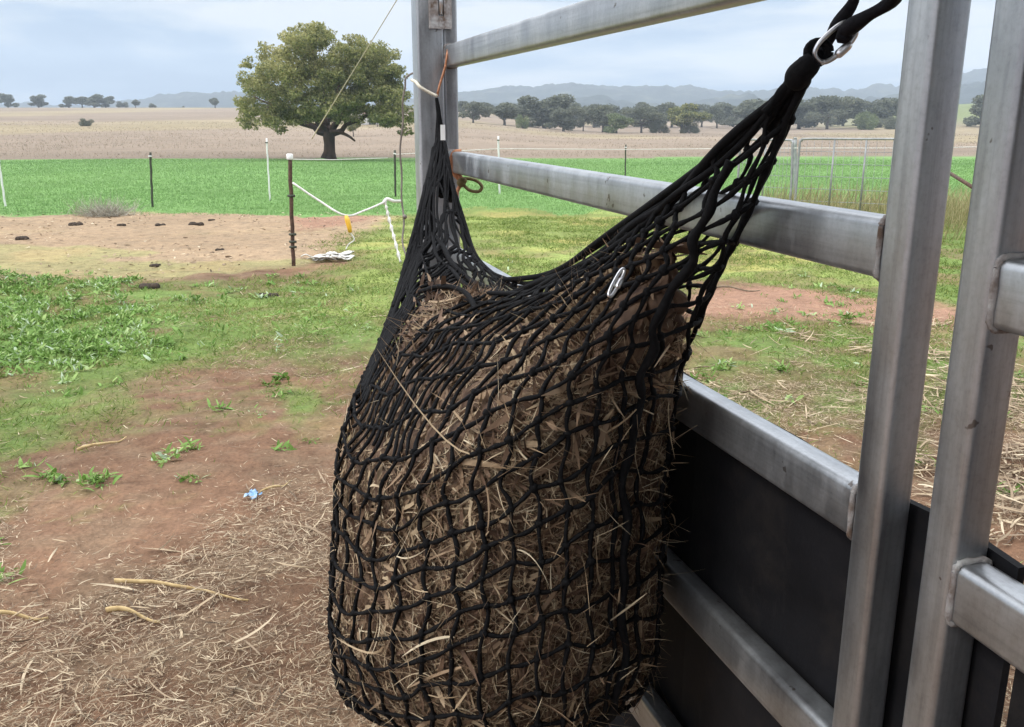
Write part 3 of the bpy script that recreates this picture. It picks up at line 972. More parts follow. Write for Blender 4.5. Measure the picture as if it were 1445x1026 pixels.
m = MB(); m.tube(smooth_path([at(581, 113, 2.92), at(587, 116, 2.83), at(592, 122, 2.80), at(603, 129, 2.80), at(617, 136, 2.80)], 5), .005, 6)
single('string', 'pale string tying the net end round the thick upright', 'string', m, M['twine_white'])
m = MB(); m.tube(smooth_path([at(617, 136, 2.814), at(621, 118, 2.819), at(627, 100, 2.823), at(630, 84, 2.823), at(632, 70, 2.833)], 5), .0035, 6)
m.tube(smooth_path([at(617, 132, 2.809), at(624, 108, 2.814), at(629, 92, 2.819)], 5), .003, 6)
single('twine', 'thin orange twine running up the upright above the tied net end', 'twine', m, M['twine_orange'])
m = MB()
m.tube(smooth_path([at(651, 214, 2.805), at(641, 216, 2.800), at(637, 228, 2.795), at(640, 243, 2.795), at(648, 252, 2.795), at(652, 258, 2.786)], 6), .008, 7)
m.tube(smooth_path([at(646, 216, 2.795), at(640, 222, 2.791), at(641, 238, 2.791), at(652, 254, 2.786), at(645, 272, 2.767), at(644, 300, 2.748)], 6), .006, 7)
single('twine', 'orange twine looped round the end of the second rail at the post', 'twine', m, M['twine_orange'])
m = MB()
m.tube(smooth_path([at(650, 254, 2.781), at(658, 252, 2.776), at(672, 255, 2.767), at(680, 263, 2.762), at(676, 270, 2.762), at(664, 269, 2.767), at(655, 262, 2.772), at(650, 256, 2.776)], 7), .005, 7)
m.ball(at(651, 258, 2.772), .014, 8, 6); m.ball(at(655, 255, 2.767), .009, 8, 6)
single('cord_loop', 'small olive loop of cord hanging under the second rail', 'cord', m, M['cord_olive'])


# ------------------------------------------------------------------ fences in the paddock
def stake(name, label, px, ybase, ytop, r, m, cat='fence post', lean=0, cap=None, group=None, xtop=None, shape=6):
    X, Y = gnd(px, ybase); z = tz(X, Y)
    for _ in range(5):
        X, Y = gnd(px, ybase, z); z = tz(X, Y)
    t = thing(name, label, cat, (X, Y, z), 0, group)
    top = at(px if xtop is None else xtop, ytop, Y) - Vector((X, Y, z))
    b = MB()
    n = 10
    b.tube([Vector((0, 0, -.05)).lerp(top, k / n) + V3(.004 * math.sin(k * 2.1), 0, 0) * (k > 0) for k in range(n + 1)], r, shape)
    b.build('stake', m, t)
    return t, top, Y, z


FG = 'posts of the electric fence round the crop'
t, top, Y410, z410 = stake('fence_post', 'rusty brown steel post with a white cap, left of the slack rope', 414, 375, 224, .022, M['rust'], xtop=409)
b = MB(); b.tube([top + V3(0, 0, -.012), top + V3(0, 0, .004), top + V3(0, 0, .045), top + V3(0, 0, .052)], [.034, .036, .036, .028], 10); b.build('cap', M['white'], t)
for f in (.23, .66, .30, .18):
    b = MB(); c = top * f; b.tube([c + V3(-.03, 0, 0), c + V3(.0, -.03, 0), c + V3(.04, 0, 0)], .014, 6); b.build('insulator', M['picket'], t)
for lab, x0, yb, yt, xt, r, mm, nm in (
    ('leaning white tread-in post at the left edge of the photo', 8, 293, 225, -2, .022, M['white'], 'tread_in_post'),
    ('tall white tread-in post left of the rusty capped post', 381, 283, 195, 376, .018, M['white'], 'tread_in_post'),
    ('white tread-in post beyond the second rail, just right of the upright', 705, 274, 192, 703, .022, M['white'], 'tread_in_post'),
    ('dark star picket alone in front of the crop at left', 215, 293, 215, 212, .022, M['picket'], 'star_picket'),
    ('dark star picket close to the left of the thick steel upright', 558, 278, 212, 557, .024, M['picket'], 'star_picket'),
    ('thin dark star picket seen between the second and top rails', 882, 262, 204, 883, .020, M['picket'], 'star_picket')):
    t, top, Yp, zp = stake(nm, lab, x0, yb, yt, r, mm, group=FG, xtop=xt, shape=4)
    b = MB(); c = top * .93; b.tube([c + V3(-.03, -.02, 0), c + V3(.03, -.02, 0)], .012, 6); b.build('insulator', M['white'] if mm is not M['white'] else M['picket'], t)

# slack rope with the yellow gate handle
pa = at(413, 258, Y410 - .02); ph = at(487, 304, Y410 - .2); pe = at(543, 285, Y410 + .5)
m = MB(); m.tube(smooth_path([pa, at(450, 283, Y410 - .1), ph, at(515, 297, Y410 + .2), pe], 6), .012, 6)
single('fence_rope', 'slack pale rope sagging between the capped post and the white tape', 'rope', m, M['tape'])
t = thing('spring_hook', 'yellow insulated gate handle hanging from the slack rope', 'gate handle', tuple(at(489, 306, Y410 - .2)))
o0 = Vector(t.location)
b = MB(); b.tube([at(488, 304, Y410 - .2) - o0, at(490, 310, Y410 - .2) - o0, at(493, 321, Y410 - .2) - o0, at(494, 328, Y410 - .2) - o0], [.018, .028, .026, .02], 10); b.build('grip', M['yellow'], t)
b = MB(); b.tube(smooth_path([at(494, 328, Y410 - .2) - o0, at(500, 338, Y410 - .2) - o0, at(492, 345, Y410 - .2) - o0, at(488, 352, Y410 - .2) - o0], 5), .007, 6); b.build('hook', M['tape'], t)
# hanging tape, twisted
m = MB()
pts = smooth_path([at(543, 284, Y410 + .5), at(548, 305, Y410 + .4), at(556, 335, Y410 + .2), at(565, 370, Y410)], 12)
m.tube(pts, [.028 + .014 * math.sin(i * 1.4) for i in range(len(pts))], 5, twist=.5, flat=.5)
m.tube(smooth_path([at(540, 288, Y410 + .5), at(546, 281, Y410 + .5), at(556, 284, Y410 + .5), at(566, 284, Y410 + .6)], 6), .02, 6, flat=.6)
single('fence_tape', 'twisted white fence tape hanging down to the grass beside the upright', 'tape', m, M['tape'])
# tape pile on the ground
m = MB()
for k in range(9):
    pts = []
    x0 = 424 + random.uniform(0, 38); x1 = x0 + random.uniform(30, 48); yb0 = 368 + random.uniform(-4, 4)
    for i in range(6):
        X, Yq = gnd(x0 + (x1 - x0) * i / 5, yb0 + random.uniform(-2, 2))
        pts.append(V3(X, Yq, tz(X, Yq) + .02 + .05 * random.random()))
    m.tube(smooth_path(pts, 4), .007, 6, twist=.05, flat=5)
single('fence_tape', 'crumpled heap of white tape lying at the foot of the capped post', 'tape', m, M['tape'])
# wires of the crop fence
m = MB(); m.tube([at(410, 225, Y410), at(470, 225.5, 13), at(547, 223, 16.5)], .006, 5)
single('fence_wire', 'white electric line from the capped post to the picket by the upright', 'wire', m, M['tape'])
m = MB(); m.tube([at(557, 218, 17.5), at(703, 210, 18.5), at(883, 211, 21), at(1122, 209, 19), at(1300, 209, 17.5), at(1500, 205, 16)], .007, 5)
single('fence_wire', 'long pale electric line crossing the crop behind the second rail', 'wire', m, M['tape'])

# pipe gates on the right
def pipe_gate(label, xa, xb, ya, yb_, Ya, Yb, mids):
    A = at(xa, ya, Ya); B = at(xb, ya + .3, Yb)
    za, zb = tz(A.x, A.y), tz(B.x, B.y)
    t = thing('pipe_gate', label, 'gate', (A.x, A.y, za))
    O = Vector((A.x, A.y, za))
    H = A.z - za
    def pt(f, h):
        p = A.lerp(B, f); z = za + (zb - za) * f
        return Vector((p.x, p.y, z + h)) - O
    b = MB()
    b.tube(smooth_path([pt(0, .12), pt(0, H - .12), pt(.02, H - .03), pt(.06, H), pt(.5, H), pt(.94, H), pt(.98, H - .03), pt(1, H - .12), pt(1, .12), pt(.5, .12), pt(0, .12)], 5), .02, 6)
    b.build('gate_frame', M['galv_dull'], t)
    for f in mids:
        b = MB(); b.tube([pt(f, .12), pt(f, H)], .016, 6); b.build('brace', M['galv_dull'], t)
    b = MB()
    for k in range(1, 6):
        h = .12 + (H - .12) * k / 6
        b.tube([pt(0, h), pt(1, h)], .0045, 4)
    for k in range(1, 14):
        b.tube([pt(k / 14, .12), pt(k / 14, H)], .003, 4)
    b.build('wire_infill', M['galv_dull'], t)
    return t


pipe_gate('galvanised pipe gate with mesh infill, left of the near steel post', 1129, 1285, 196, 285, 15.0, 14.0, (.33, .62))
pipe_gate('galvanised pipe gate mostly hidden behind the sloping side of the net', 1045, 1119, 197, 280, 15.8, 15.1, (.5,))
t, top, _, _ = stake('gate_post', 'grey steel gate post between the two pipe gates', 1122, 278, 196, .04, M['galv_dull'], shape=8)
b = MB(); b.tube([top, top + V3(0, 0, .03)], [.045, .03], 8); b.build('cap', M['galv_dull'], t)
m = MB()
m.tube([at(1330, 238, 9.0), at(1385, 272, 7.2)], .018, 6)
single('pipe', 'thin rusty pipe sloping between the two near steel posts', 'pipe', m, M['rust'])

# bare wire rod beside the upright, and the guy wire across the sky
m = MB()
pts = smooth_path([at(590, 112, 3.4), at(586, 104, 3.4), at(577, 106, 3.4), at(571, 120, 3.4), at(569, 150, 3.4), at(566, 200, 3.4), at(566, 250, 3.4), at(569, 300, 3.38), at(569, 340, 3.35), at(574, 372, 3.3), at(580, 400, 3.28), at(580, 560, 3.2), at(584, 700, 3.2)], 5)
m.tube([p + V3(.003 * math.sin(i * .9), 0, 0) for i, p in enumerate(pts)], .0036, 5)
m.ball(at(571, 306, 3.36), .009, 6, 4)
single('wire_rod', 'thin bent wire with a hooked top standing just left of the upright', 'wire', m, M['wire'])
m = MB()
m.tube([at(600, -75, 5.0), at(560, 0, 6.2), at(500, 98, 8.0), at(447, 184, 10.4), at(440, 196, 11)], [.003, .003, .004, .007, .007], 5)
single('guy_wire', 'thin slanting line crossing the sky in front of the big tree', 'wire', m, M['twine_white'])


# ------------------------------------------------------------------ trees
def crown_cloud(blobs, n, size, tonef, upb=.3):
    """leaf clumps filling ellipsoids (cx,cy,cz,rx,ry,rz); denser towards their outsides"""
    vol = np.array([b[3] * b[4] * b[5] for b in blobs]) ** .75; vol /= vol.sum()
    parts = []
    for b, f in zip(blobs, vol):
        k = max(20, int(n * f))
        d = unit(rng.normal(0, 1, (k, 3)))
        r = rng.uniform(.25, 1, k) ** .55
        lump = .72 + .5 * fbm(d[:, 0] * 2.2 + b[0] * 3, d[:, 2] * 2.2 + d[:, 1] * 1.7 + b[2] * 3, int(abs(b[0] * 13)) + 1, 3)
        p = np.array(b[:3]) + d * (r * lump)[:, None] * np.array(b[3:6])
        cl = rng.normal(0, .08) + tonef
        tn = np.clip(cl + rng.normal(0, .2, k) + .25 * (fbm(p[:, 0] * .9, p[:, 2] * .9, 5) - .5), 0, 1)
        parts.append(leaf_quads(p, size * rng.uniform(.6, 1.4, k), tn, .6, upb))
    return merge(parts)


def limb(mb, a, b, r0, r1, wob=.06, n=7):
    a, b = Vector(a), Vector(b)
    L = (b - a).length
    pts = [a.lerp(b, k / n) + Vector((random.uniform(-1, 1), random.uniform(-1, 1), random.uniform(-.4, .6))) * wob * L * (0 < k < n) for k in range(n + 1)]
    mb.tube(pts, [r0 + (r1 - r0) * k / n for k in range(n + 1)], 8)


def big_tree():
    Y = 58.0
    base = at(465, 222, Y); base.z = tz(base.x, base.y) - .05
    t = thing('spreading_tree', 'large spreading olive-green tree standing alone on the far edge of the crop', 'tree', tuple(base))
    s = Y / F * 1.02
    def L(x, y, d=0):
        p = at(x, y, Y + d) - base
        return p
    spec = [(362, 120, 30, 22), (352, 150, 26, 18), (345, 165, 20, 14), (385, 162, 26, 20), (395, 180, 14, 8), (400, 92, 34, 30), (380, 75, 22, 18), (425, 60, 36, 26), (450, 52, 30, 20), (420, 40, 16, 9),
            (415, 120, 34, 28), (440, 95, 34, 30), (452, 148, 40, 26), (430, 165, 30, 14), (480, 75, 32, 24), (500, 140, 32, 24), (520, 75, 32, 22), (500, 55, 20, 10), (545, 78, 22, 18), (530, 105, 34, 26),
            (556, 112, 20, 18), (560, 138, 26, 22), (540, 158, 34, 18), (572, 160, 16, 20), (570, 185, 12, 8), (500, 168, 24, 10), (345, 90, 14, 10), (460, 118, 26, 22), (548, 178, 20, 8), (478, 160, 26, 18), (400, 140, 32, 24), (470, 112, 34, 26), (503, 105, 30, 24), (524, 132, 28, 20), (484, 142, 30, 18), (375, 105, 24, 22), (412, 165, 26, 14), (548, 122, 26, 20), (352, 170, 18, 14), (562, 170, 22, 14)]
    blobs = []
    for i, (x, y, rx, ry) in enumerate(spec):
        for d in ((-2.6, 2.2) if rx > 24 else (random.uniform(-2.4, .5),)):
            p = L(x + random.uniform(-3, 3), y + random.uniform(-3, 3), d + random.uniform(-.8, .8))
            blobs.append((p.x, p.y, p.z, rx * s * .95, rx * s * .95, ry * s * .95))
    small = []
    for c in blobs:
        small.append((c[0], c[1], c[2], c[3] * .62, c[4] * .62, c[5] * .62))
        for k in range(9):
            d = unit(rng.normal(0, 1, 3)); f = rng.uniform(.22, .42)
            small.append((c[0] + d[0] * c[3] * .68, c[1] + d[1] * c[4] * .68, c[2] + d[2] * c[5] * .68, c[3] * f, c[4] * f, c[5] * f * .85))
    V, Fc, T = crown_cloud(small, 88000, .15, .62, 1.1)
    T = np.clip(T + .12 * (1 - sstep(-3, 2, V[:, 0])) + .10 * sstep(3, 7, V[:, 2]) - .06, 0, 1)  # left and top leaves toned lighter, painting in where light falls
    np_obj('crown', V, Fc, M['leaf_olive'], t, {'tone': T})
    b = MB()
    b.tube([L(464, 224), L(465, 214), L(465, 204), L(464, 190), L(460, 178)], [.52, .36, .34, .38, .3], 12)
    ft = L(464, 188)
    ends = [(375, 150, -1, .03), (400, 95, 0, .04), (440, 60, .5, .04), (490, 75, 1, .04), (545, 95, .5, .03), (560, 140, -1, .03), (420, 135, -2, .04), (510, 130, -1.5, .04), (350, 130, .5, .03)]
    for x, y, d, r in ends:
        limb(b, ft + V3(0, 0, -.1), L(x, y, d), .2, r, .05)
    b.tube(smooth_path([L(467, 186, -.5), L(480, 187, -.9), L(492, 192, -1.1), L(501, 199, -1.2)], 4), [.14 - .007 * k for k in range(13)], 7)
    b.build('trunk', M['bark'], t)


big_tree()


def tree_mesh(seed, shape, n, size):
    """a unit-height paddock tree: (trunk builder, crown arrays)"""
    random.seed(seed)
    blobs = []
    if shape == 'round':
        for k in range(9):
            a = random.uniform(0, 6.28); r = random.uniform(.1, .42)
            blobs.append((r * math.cos(a), r * math.sin(a), random.uniform(.14, .8), random.uniform(.18, .25), random.uniform(.18, .25), random.uniform(.11, .18)))
        blobs.append((0, 0, .5, .3, .3, .3))
    elif shape == 'wide':
        for k in range(15):
            a = random.uniform(0, 6.28); r = random.uniform(.1, .62)
            blobs.append((r * math.cos(a), r * math.sin(a), random.uniform(.24, .84) - r * .1, random.uniform(.18, .28), random.uniform(.18, .28), random.uniform(.12, .18)))
    elif shape == 'open':
        for k in range(8):
            a = k * .8; r = random.uniform(.2, .5)
            blobs.append((r * math.cos(a), r * math.sin(a), random.uniform(.5, .85), random.uniform(.14, .22), random.uniform(.14, .22), random.uniform(.1, .15)))
    else:   # bush
        for k in range(9):
            a = random.uniform(0, 6.28); r = random.uniform(.1, .6)
            blobs.append((r * math.cos(a), r * math.sin(a), random.uniform(.25, .7) - .2 * r, .35, .35, random.uniform(.22, .32)))
    V, Fc, T = crown_cloud(blobs, n, size, .5)
    b = MB()
    if shape == 'bush':
        for k in range(5):
            limb(b, (0, 0, -.05), (.4 * math.cos(k * 1.3), .4 * math.sin(k * 1.3), .5), .03, .01)
    else:
        b.tube([V3(0, 0, -.03), V3(.005, 0, .1), V3(-.01, .01, .25), V3(0, 0, .38)], [.045, .032, .028, .026], 8)
        for bl in blobs[:7]:
            limb(b, (0, 0, .3), (bl[0] * .8, bl[1] * .8, bl[2]), .018, .006)
    return (V, Fc, T), b


PROTO = {}


def plant_tree(kind, leafm, label, px, ybase, ytop, Y, wscale, name='paddock_tree', group=None, rz=None):
    key = (kind, leafm)
    X = ray(px, ybase)[0] * Y
    z = tz(X, Y)
    H = at(px, ytop, Y).z - z
    t = thing(name, label, 'bush' if 'bush' in kind else 'tree', (X, Y, z), random.uniform(0, 6.28) if rz is None else rz, group)
    t.scale = (H * wscale * random.uniform(.88, 1.15), H * wscale * random.uniform(.88, 1.15), H)
    if key not in PROTO:
        (V, Fc, T), b = tree_mesh(len(PROTO) * 7 + 3, kind.split('_')[0], 5200, .062)
        c = np_obj('crown', V, Fc, M[leafm], t, {'tone': T})
        tr = b.build('trunk' if 'bush' not in kind else 'stems', M['bark_grey'], t)
        PROTO[key] = (c, tr)
    else:
        for o in PROTO[key]:
            k = o.copy(); COL.objects.link(k); k.parent = t
    return t


GT = 'trees along the far paddock line'
GR = 'trees on the left ridge'
LINE = (
    ('wide', 'leaf_grey', 'wide dark tree first right of the upright in the far tree line', 668, 186, 141, 200, 1.26),
    ('round_b', 'leaf_grey', 'tall tree second right of the upright in the far tree line', 712, 187, 138, 205, 1.67),
    ('round', 'leaf_grey', 'tallest tree of the dense left stretch of the tree line', 768, 185, 128, 215, 1.44),
    ('bush', 'leaf_pale', 'pale grey-green bush standing in front of the dense tree line', 737, 188, 158, 190, .55),
    ('round_c', 'leaf_grey', 'dark bushy tree above the white tread-in post and right of it', 795, 186, 147, 198, 1.44),
    ('wide', 'leaf_grey', 'dark tree left of the upright bare-trunked one in mid tree line', 823, 184, 147, 215, .75),
    ('round_b', 'leaf_grey', 'upright tree with bare trunk in the middle of the tree line', 851, 186, 140, 204, 1.32),
    ('round_c', 'leaf_pale', 'pale low rounded tree between darker ones in mid tree line', 870, 187, 155, 192, 1.21),
    ('wide', 'leaf_grey', 'dark spreading tree right of the pale low one', 905, 186, 147, 200, 1.15),
    ('bush', 'leaf_grey', 'low dark bush beside the spreading tree in mid tree line', 931, 185, 168, 198, .8),
    ('round', 'leaf_olive', 'separate rounded brownish tree right of mid tree line', 962, 185, 142, 195, 1.44),
    ('bush', 'leaf_grey', 'dark bush at the foot of the separate rounded tree', 973, 186, 168, 193, .9),
    ('wide', 'leaf_grey', 'distant tree seen just left of the sloping net edge', 1012, 170, 146, 260, 1.15),
    ('round_b', 'leaf_grey', 'tree half hidden behind the upper net arm', 1062, 170, 131, 250, 1.84),
    ('round_c', 'leaf_grey', 'dark tree right of the net arm, left of the broad one', 1128, 170, 134, 245, 1.38),
    ('wide', 'leaf_grey', 'broad dark tree right of the net arm in the gap before the post', 1168, 169, 129, 240, .95),
    ('round', 'leaf_grey', 'dark tree on the green rise right of the broad one', 1222, 163, 132, 250, 1.55),
    ('wide', 'leaf_grey', 'dark tree on the green rise touching the near post', 1256, 165, 133, 255, .9),
    ('bush', 'leaf_pale', 'pale round bush below the dark trees on the green rise', 1228, 173, 153, 230, .85),
    ('bush', 'leaf_grey', 'small dark bush right of the pale round one', 1258, 172, 159, 232, .8),
    ('round', 'leaf_grey', 'dark tree visible between the two near steel posts', 1394, 163, 127, 240, 1.26))
for args in LINE:
    plant_tree(*args[:8], group=GT, name='shrub' if args[0] == 'bush' else 'paddock_tree')
for k, px in enumerate((655, 676, 690, 722, 735, 752, 783, 800, 812, 838, 860, 882, 902, 925, 948, 990, 1035, 1090, 1150, 1190)):
    plant_tree(('wide', 'round', 'round_b')[k % 3], 'leaf_grey', 'hazy grey tree of the second row showing through gaps in the far tree line', px, 179 - (px > 1000) * 10, 140 + (k * 7) % 6 - (px > 1000) * 3, 265 + (k * 37) % 30, (1.0, 1.35, 1.4)[k % 3], group='second row of far trees')
for args in (
    ('round', 'leaf_grey', 'small bare-stemmed tree at the far left of the ridge', 12, 154, 130, 395, 1.35),
    ('round_c', 'leaf_grey', 'open feathery tree second from left on the ridge', 55, 154, 132, 392, 1.3),
    ('round', 'leaf_grey', 'leftmost tree of the long clump on the ridge', 98, 157, 134, 390, 1.3),
    ('round_b', 'leaf_grey', 'second tree from the left in the long clump on the ridge', 117, 158, 133, 396, 1.4),
    ('round_c', 'leaf_grey', 'third tree from the left in the long clump on the ridge', 134, 158, 131, 394, 1.4),
    ('round', 'leaf_grey', 'rightmost tree of the long clump on the ridge', 150, 157, 134, 398, 1.3),
    ('bush', 'leaf_grey', 'low rounded tree right of the long clump', 174, 157, 140, 400, .9),
    ('round_b', 'leaf_grey', 'leaning small tree next to the low rounded one', 192, 157, 138, 385, 1.1),
    ('bush', 'leaf_grey', 'tiny pair-like shrub on the ridge below the blue hill', 216, 155, 144, 396, 1.0),
    ('round_b', 'leaf_grey', 'dark fan-shaped tree on the ridge just left of the big tree', 304, 156, 135, 380, 1.2),
    ('bush', 'leaf_grey', 'tiny shrub on the ridge under the blue hill summit', 259, 155, 149, 400, 1.2)):
    plant_tree(*args[:8], group=GR, name='shrub' if args[0] == 'bush' else 'paddock_tree')
plant_tree('bush', 'leaf_grey', 'lone dark green bush out in the dry paddock', 122, 177, 164, 155, 1.0, 'shrub')
plant_tree('round', 'leaf_olive', 'small yellowish tree in the dry paddock behind the big tree', 499, 199, 158, 105, .75)
plant_tree('wide', 'leaf_pale', 'pale tree with low crown right of the small yellowish one', 533, 189, 158, 150, .9)
# grey dry shrub at the crop edge
X, Yv = gnd(148, 300)
t = thing('dry_shrub', 'grey straggly dry shrub at the near edge of the crop', 'bush', (X, Yv, tz(X, Yv)))
n = 800
d = unit(np.stack([rng.normal(0, .8, n), rng.normal(0, .7, n), rng.uniform(.2, 1, n)], 1))
V, Fc, T = blades(np.zeros((n, 3)) + np.stack([rng.normal(0, .22, n), rng.normal(0, .12, n), 0 * d[:, 0]], 1), d, unit(rng.normal(0, 1, (n, 3))), rng.uniform(.12, .45, n), np.full(n, .006), rng.normal(0, .2, n), rng.random(n), 3)
np_obj('twigs', V, Fc, M['leaf_dead'], t, {'tone': T})


def house(label, px, yb, w, h, rise, Y, roofm, wallm=None):
    X = ray(px, yb)[0] * Y; z = tz(X, Y)
    t = thing('farm_shed', label, 'shed', (X, Y, z), .3)
    b = MB(); b.box(-w / 2, w / 2, -w * .35, w * .35, 0, h, .02); b.build('wall', wallm or M['wall_far'], t)
    r = MB(); o = .25
    r.add([(-w / 2 - o, -w * .35 - o, h), (w / 2 + o, -w * .35 - o, h), (w / 2 + o, w * .35 + o, h), (-w / 2 - o, w * .35 + o, h), (-w / 2 - o, 0, h + rise), (w / 2 + o, 0, h + rise)],
          [(0, 1, 5, 4), (2, 3, 4, 5), (1, 2, 5), (3, 0, 4), (0, 3, 2, 1)], False)
    r.build('roof', roofm, t)
    d = MB(); d.box(-.6, .6, -w * .35 - .04, -w * .35 - .005, 0.02, h * .75, .005); d.build('door', M['picket'], t)


house('pale farm building seen under the right side of the big tree', 524, 186, 4.5, 1.8, .9, 165, M['roof_far'])

# ------------------------------------------------------------------ ground cover, straw
UP = np.array([0, 0, 1.0])


def ground_pts(n, x0, x1, y0, y1, p=1.0):
    Y = y0 + (y1 - y0) * rng.random(n) ** p
    X = rng.uniform(x0, x1, n)
    return X, Y


def lay(X, Y, L, W, tone, tilt=.12, lift=.012, seg=4, curl=.08):
    n = len(X)
    a = rng.uniform(0, 2 * math.pi, n)
    d = unit(np.stack([np.cos(a), np.sin(a), rng.normal(0, tilt, n)], 1))
    no = unit(UP + rng.normal(0, .35, (n, 3)))
    no = unit(no - d * (no * d).sum(1, keepdims=True))
    P = np.stack([X, Y, terr(X, Y) + rng.uniform(.002, lift, n)], 1)
    V, Fc, T = blades(P - d * (L * .5)[:, None] * np.array([1, 1, .3]), d, no, L, W, rng.normal(0, curl, n), tone, seg, True, rng.normal(0, .8, n))
    return V, Fc, T


def straw_density(X, Y):
    d = np.exp(-((Y - 2.2) / .75) ** 2) * 2.2 + .30 * (1 - sstep(4.6, 6.4, Y)) + .12 * (1 - sstep(6.5, 9, Y))
    right = sstep(.3, 1.0, X) * sstep(3.0, 4.0, Y) * (1 - sstep(5.6, 7.2, Y))
    d = d + right * .7
    return d * (.12 + .35 * (1 - sstep(2.3, 3.0, Y)) + 1.4 * sstep(.42, .62, fbm(X * 1.2, Y * 1.2, 71, 5)))


def straw():
    parts = []
    for n, L0, L1, W0, W1, pw, thr in ((620000, .008, .04, .0010, .003, 1.35, 1.0), (95000, .02, .085, .0014, .005, 1.35, .9), (5000, .08, .20, .003, .009, 1.35, .8)):
        X, Y = ground_pts(n, -6, 4.5, 1.2, 9.5, pw)
        k = rng.random(n) < np.clip(straw_density(X, Y) * thr, 0, 1)
        X, Y = X[k], Y[k]; n = len(X)
        parts.append(lay(X, Y, rng.uniform(L0, L1, n), rng.uniform(W0, W1, n), np.clip(rng.beta(1.5, 1.5, n), 0, 1), .16, .03, 2 if L1 < .06 else 4))
    n = 9500
    X, Y = ground_pts(n, .3, 3.6, 3.2, 7.2)
    k = fbm(X * 1.4, Y * 1.8, 73) + rng.normal(0, .06, n) > .44 + .14 * sstep(4.8, 7.2, Y)
    X, Y = X[k], Y[k]; n = len(X)
    parts.append(lay(X, Y, rng.uniform(.06, .24, n), rng.uniform(.004, .012, n), np.clip(rng.beta(2.0, 1.6, n), 0, 1), .16, .04))
    V, Fc, T = merge(parts)
    tag(np_obj('straw', V, Fc, M['straw'], attrs={'tone': T}), 'loose straw and chewed hay strewn over the trampled dirt', 'straw', kind='stuff')


straw()


def crumbs():
    n = 6500
    X, Y = ground_pts(n, -14, 2, 7.5, 16.5)
    k = (soft(X, Y, R_TAN, .5) > .3) & (fbm(X * .9, Y * .9, 171) + rng.normal(0, .06, n) > .47)
    X, Y = X[k], Y[k]; n = len(X)
    v = lay(X, Y, rng.uniform(.015, .08, n), rng.uniform(.006, .025, n), np.clip(rng.beta(1.4, 1.6, n), 0, 1), .25, .015, 3)
    tag(np_obj('ground_litter', v[0], v[1], M['straw'], attrs={'tone': v[2]}), 'small dark crumbs and dry bits scattered on the bare tan ground', 'litter', kind='stuff')


crumbs()


def tufts(name, regs, n, L0, L1, W, mm, tag_, box, hard=1.0, spread=.8, amp=.4, tlo=0, thi=1, seg=3, patchy=.45):
    X, Y = ground_pts(n, *box)
    k = soft(X, Y, regs, amp) * hard > rng.random(n)
    k &= fbm(X * 1.7, Y * 1.7, 101) + rng.normal(0, .1, n) > patchy
    X, Y = X[k], Y[k]; n = len(X)
    d = unit(np.stack([rng.normal(0, spread, n), rng.normal(0, spread, n), np.full(n, .75)], 1))
    no = unit(rng.normal(0, 1, (n, 3))); no = unit(no - d * (no * d).sum(1, keepdims=True))
    P = np.stack([X, Y, terr(X, Y) - .003], 1)
    sc = 1 + .25 * np.clip(Y - 5, 0, 6) / 3
    L = rng.uniform(L0, L1, n) * (.6 + .8 * fbm(X * 2, Y * 2, 105))
    tone = np.clip(tlo + (thi - tlo) * rng.random(n) + .5 * (fbm(X * .8, Y * .8, 111) - .5), 0, 1)
    return blades(P, d, no, L, W * sc * rng.uniform(.7, 1.3, n), rng.normal(0, .3, n), tone, seg)


pts1 = tufts('g', R_GREEN, 420000, .015, .06, .0042, None, None, (-8, 7, 2.8, 15.5), 1.0, 1.0, .9, .05, .95, 2, .43)
V, Fc, T = pts1
tag(np_obj('grass', V, Fc, M['grass'], attrs={'tone': T}), 'short patchy green grass round the trampled dirt', 'grass', kind='stuff')


def weeds():
    n = 22000
    X, Y = ground_pts(n, -8, 3.5, 2.9, 9.5)
    k = (soft(X, Y, R_WEED, 1.0) + rng.normal(0, .22, n) > .42) & (fbm(X * 2.6, Y * 2.6, 131) + rng.normal(0, .07, n) > .46 - .05 * (X < -2.2))
    X, Y = X[k], Y[k]
    m = 20
    n = len(X)
    h = .015 + .17 * sstep(.42, .7, fbm(X * 1.3, Y * 1.3, 133)) ** 1.5 * sstep(5.5, 6.5, Y) * (X < 0)
    ang = rng.uniform(0, 6.283, (n, m)); el = rng.uniform(.1, 1.2, (n, m))
    d = np.stack([np.cos(ang) * np.cos(el), np.sin(ang) * np.cos(el), np.sin(el)], -1).reshape(-1, 3)
    P = np.repeat(np.stack([X, Y, terr(X, Y)], 1), m, 0) + rng.normal(0, .03, (n * m, 3)) * np.array([1, 1, 0]) + np.array([0, 0, 1]) * (np.repeat(h, m) * rng.random(n * m))[:, None]
    no = unit(UP + rng.normal(0, .5, (n * m, 3))); no = unit(no - d * (no * d).sum(1, keepdims=True))
    tone = np.clip(np.repeat(rng.uniform(.1, .85, n), m) + rng.normal(0, .2, n * m), 0, 1)
    L = rng.uniform(.014, .06, n * m) * np.repeat(rng.uniform(.5, 1.3, n), m)
    v = blades(P, d, no, L, L * rng.uniform(.15, .42, n * m), rng.normal(-.35, .15, n * m), tone, 3)
    V, Fc, T = v
    tag(np_obj('weeds', V, Fc, M['weed'], attrs={'tone': T}), 'lush leafy green weeds growing in patches at left', 'weeds', kind='stuff')


weeds()


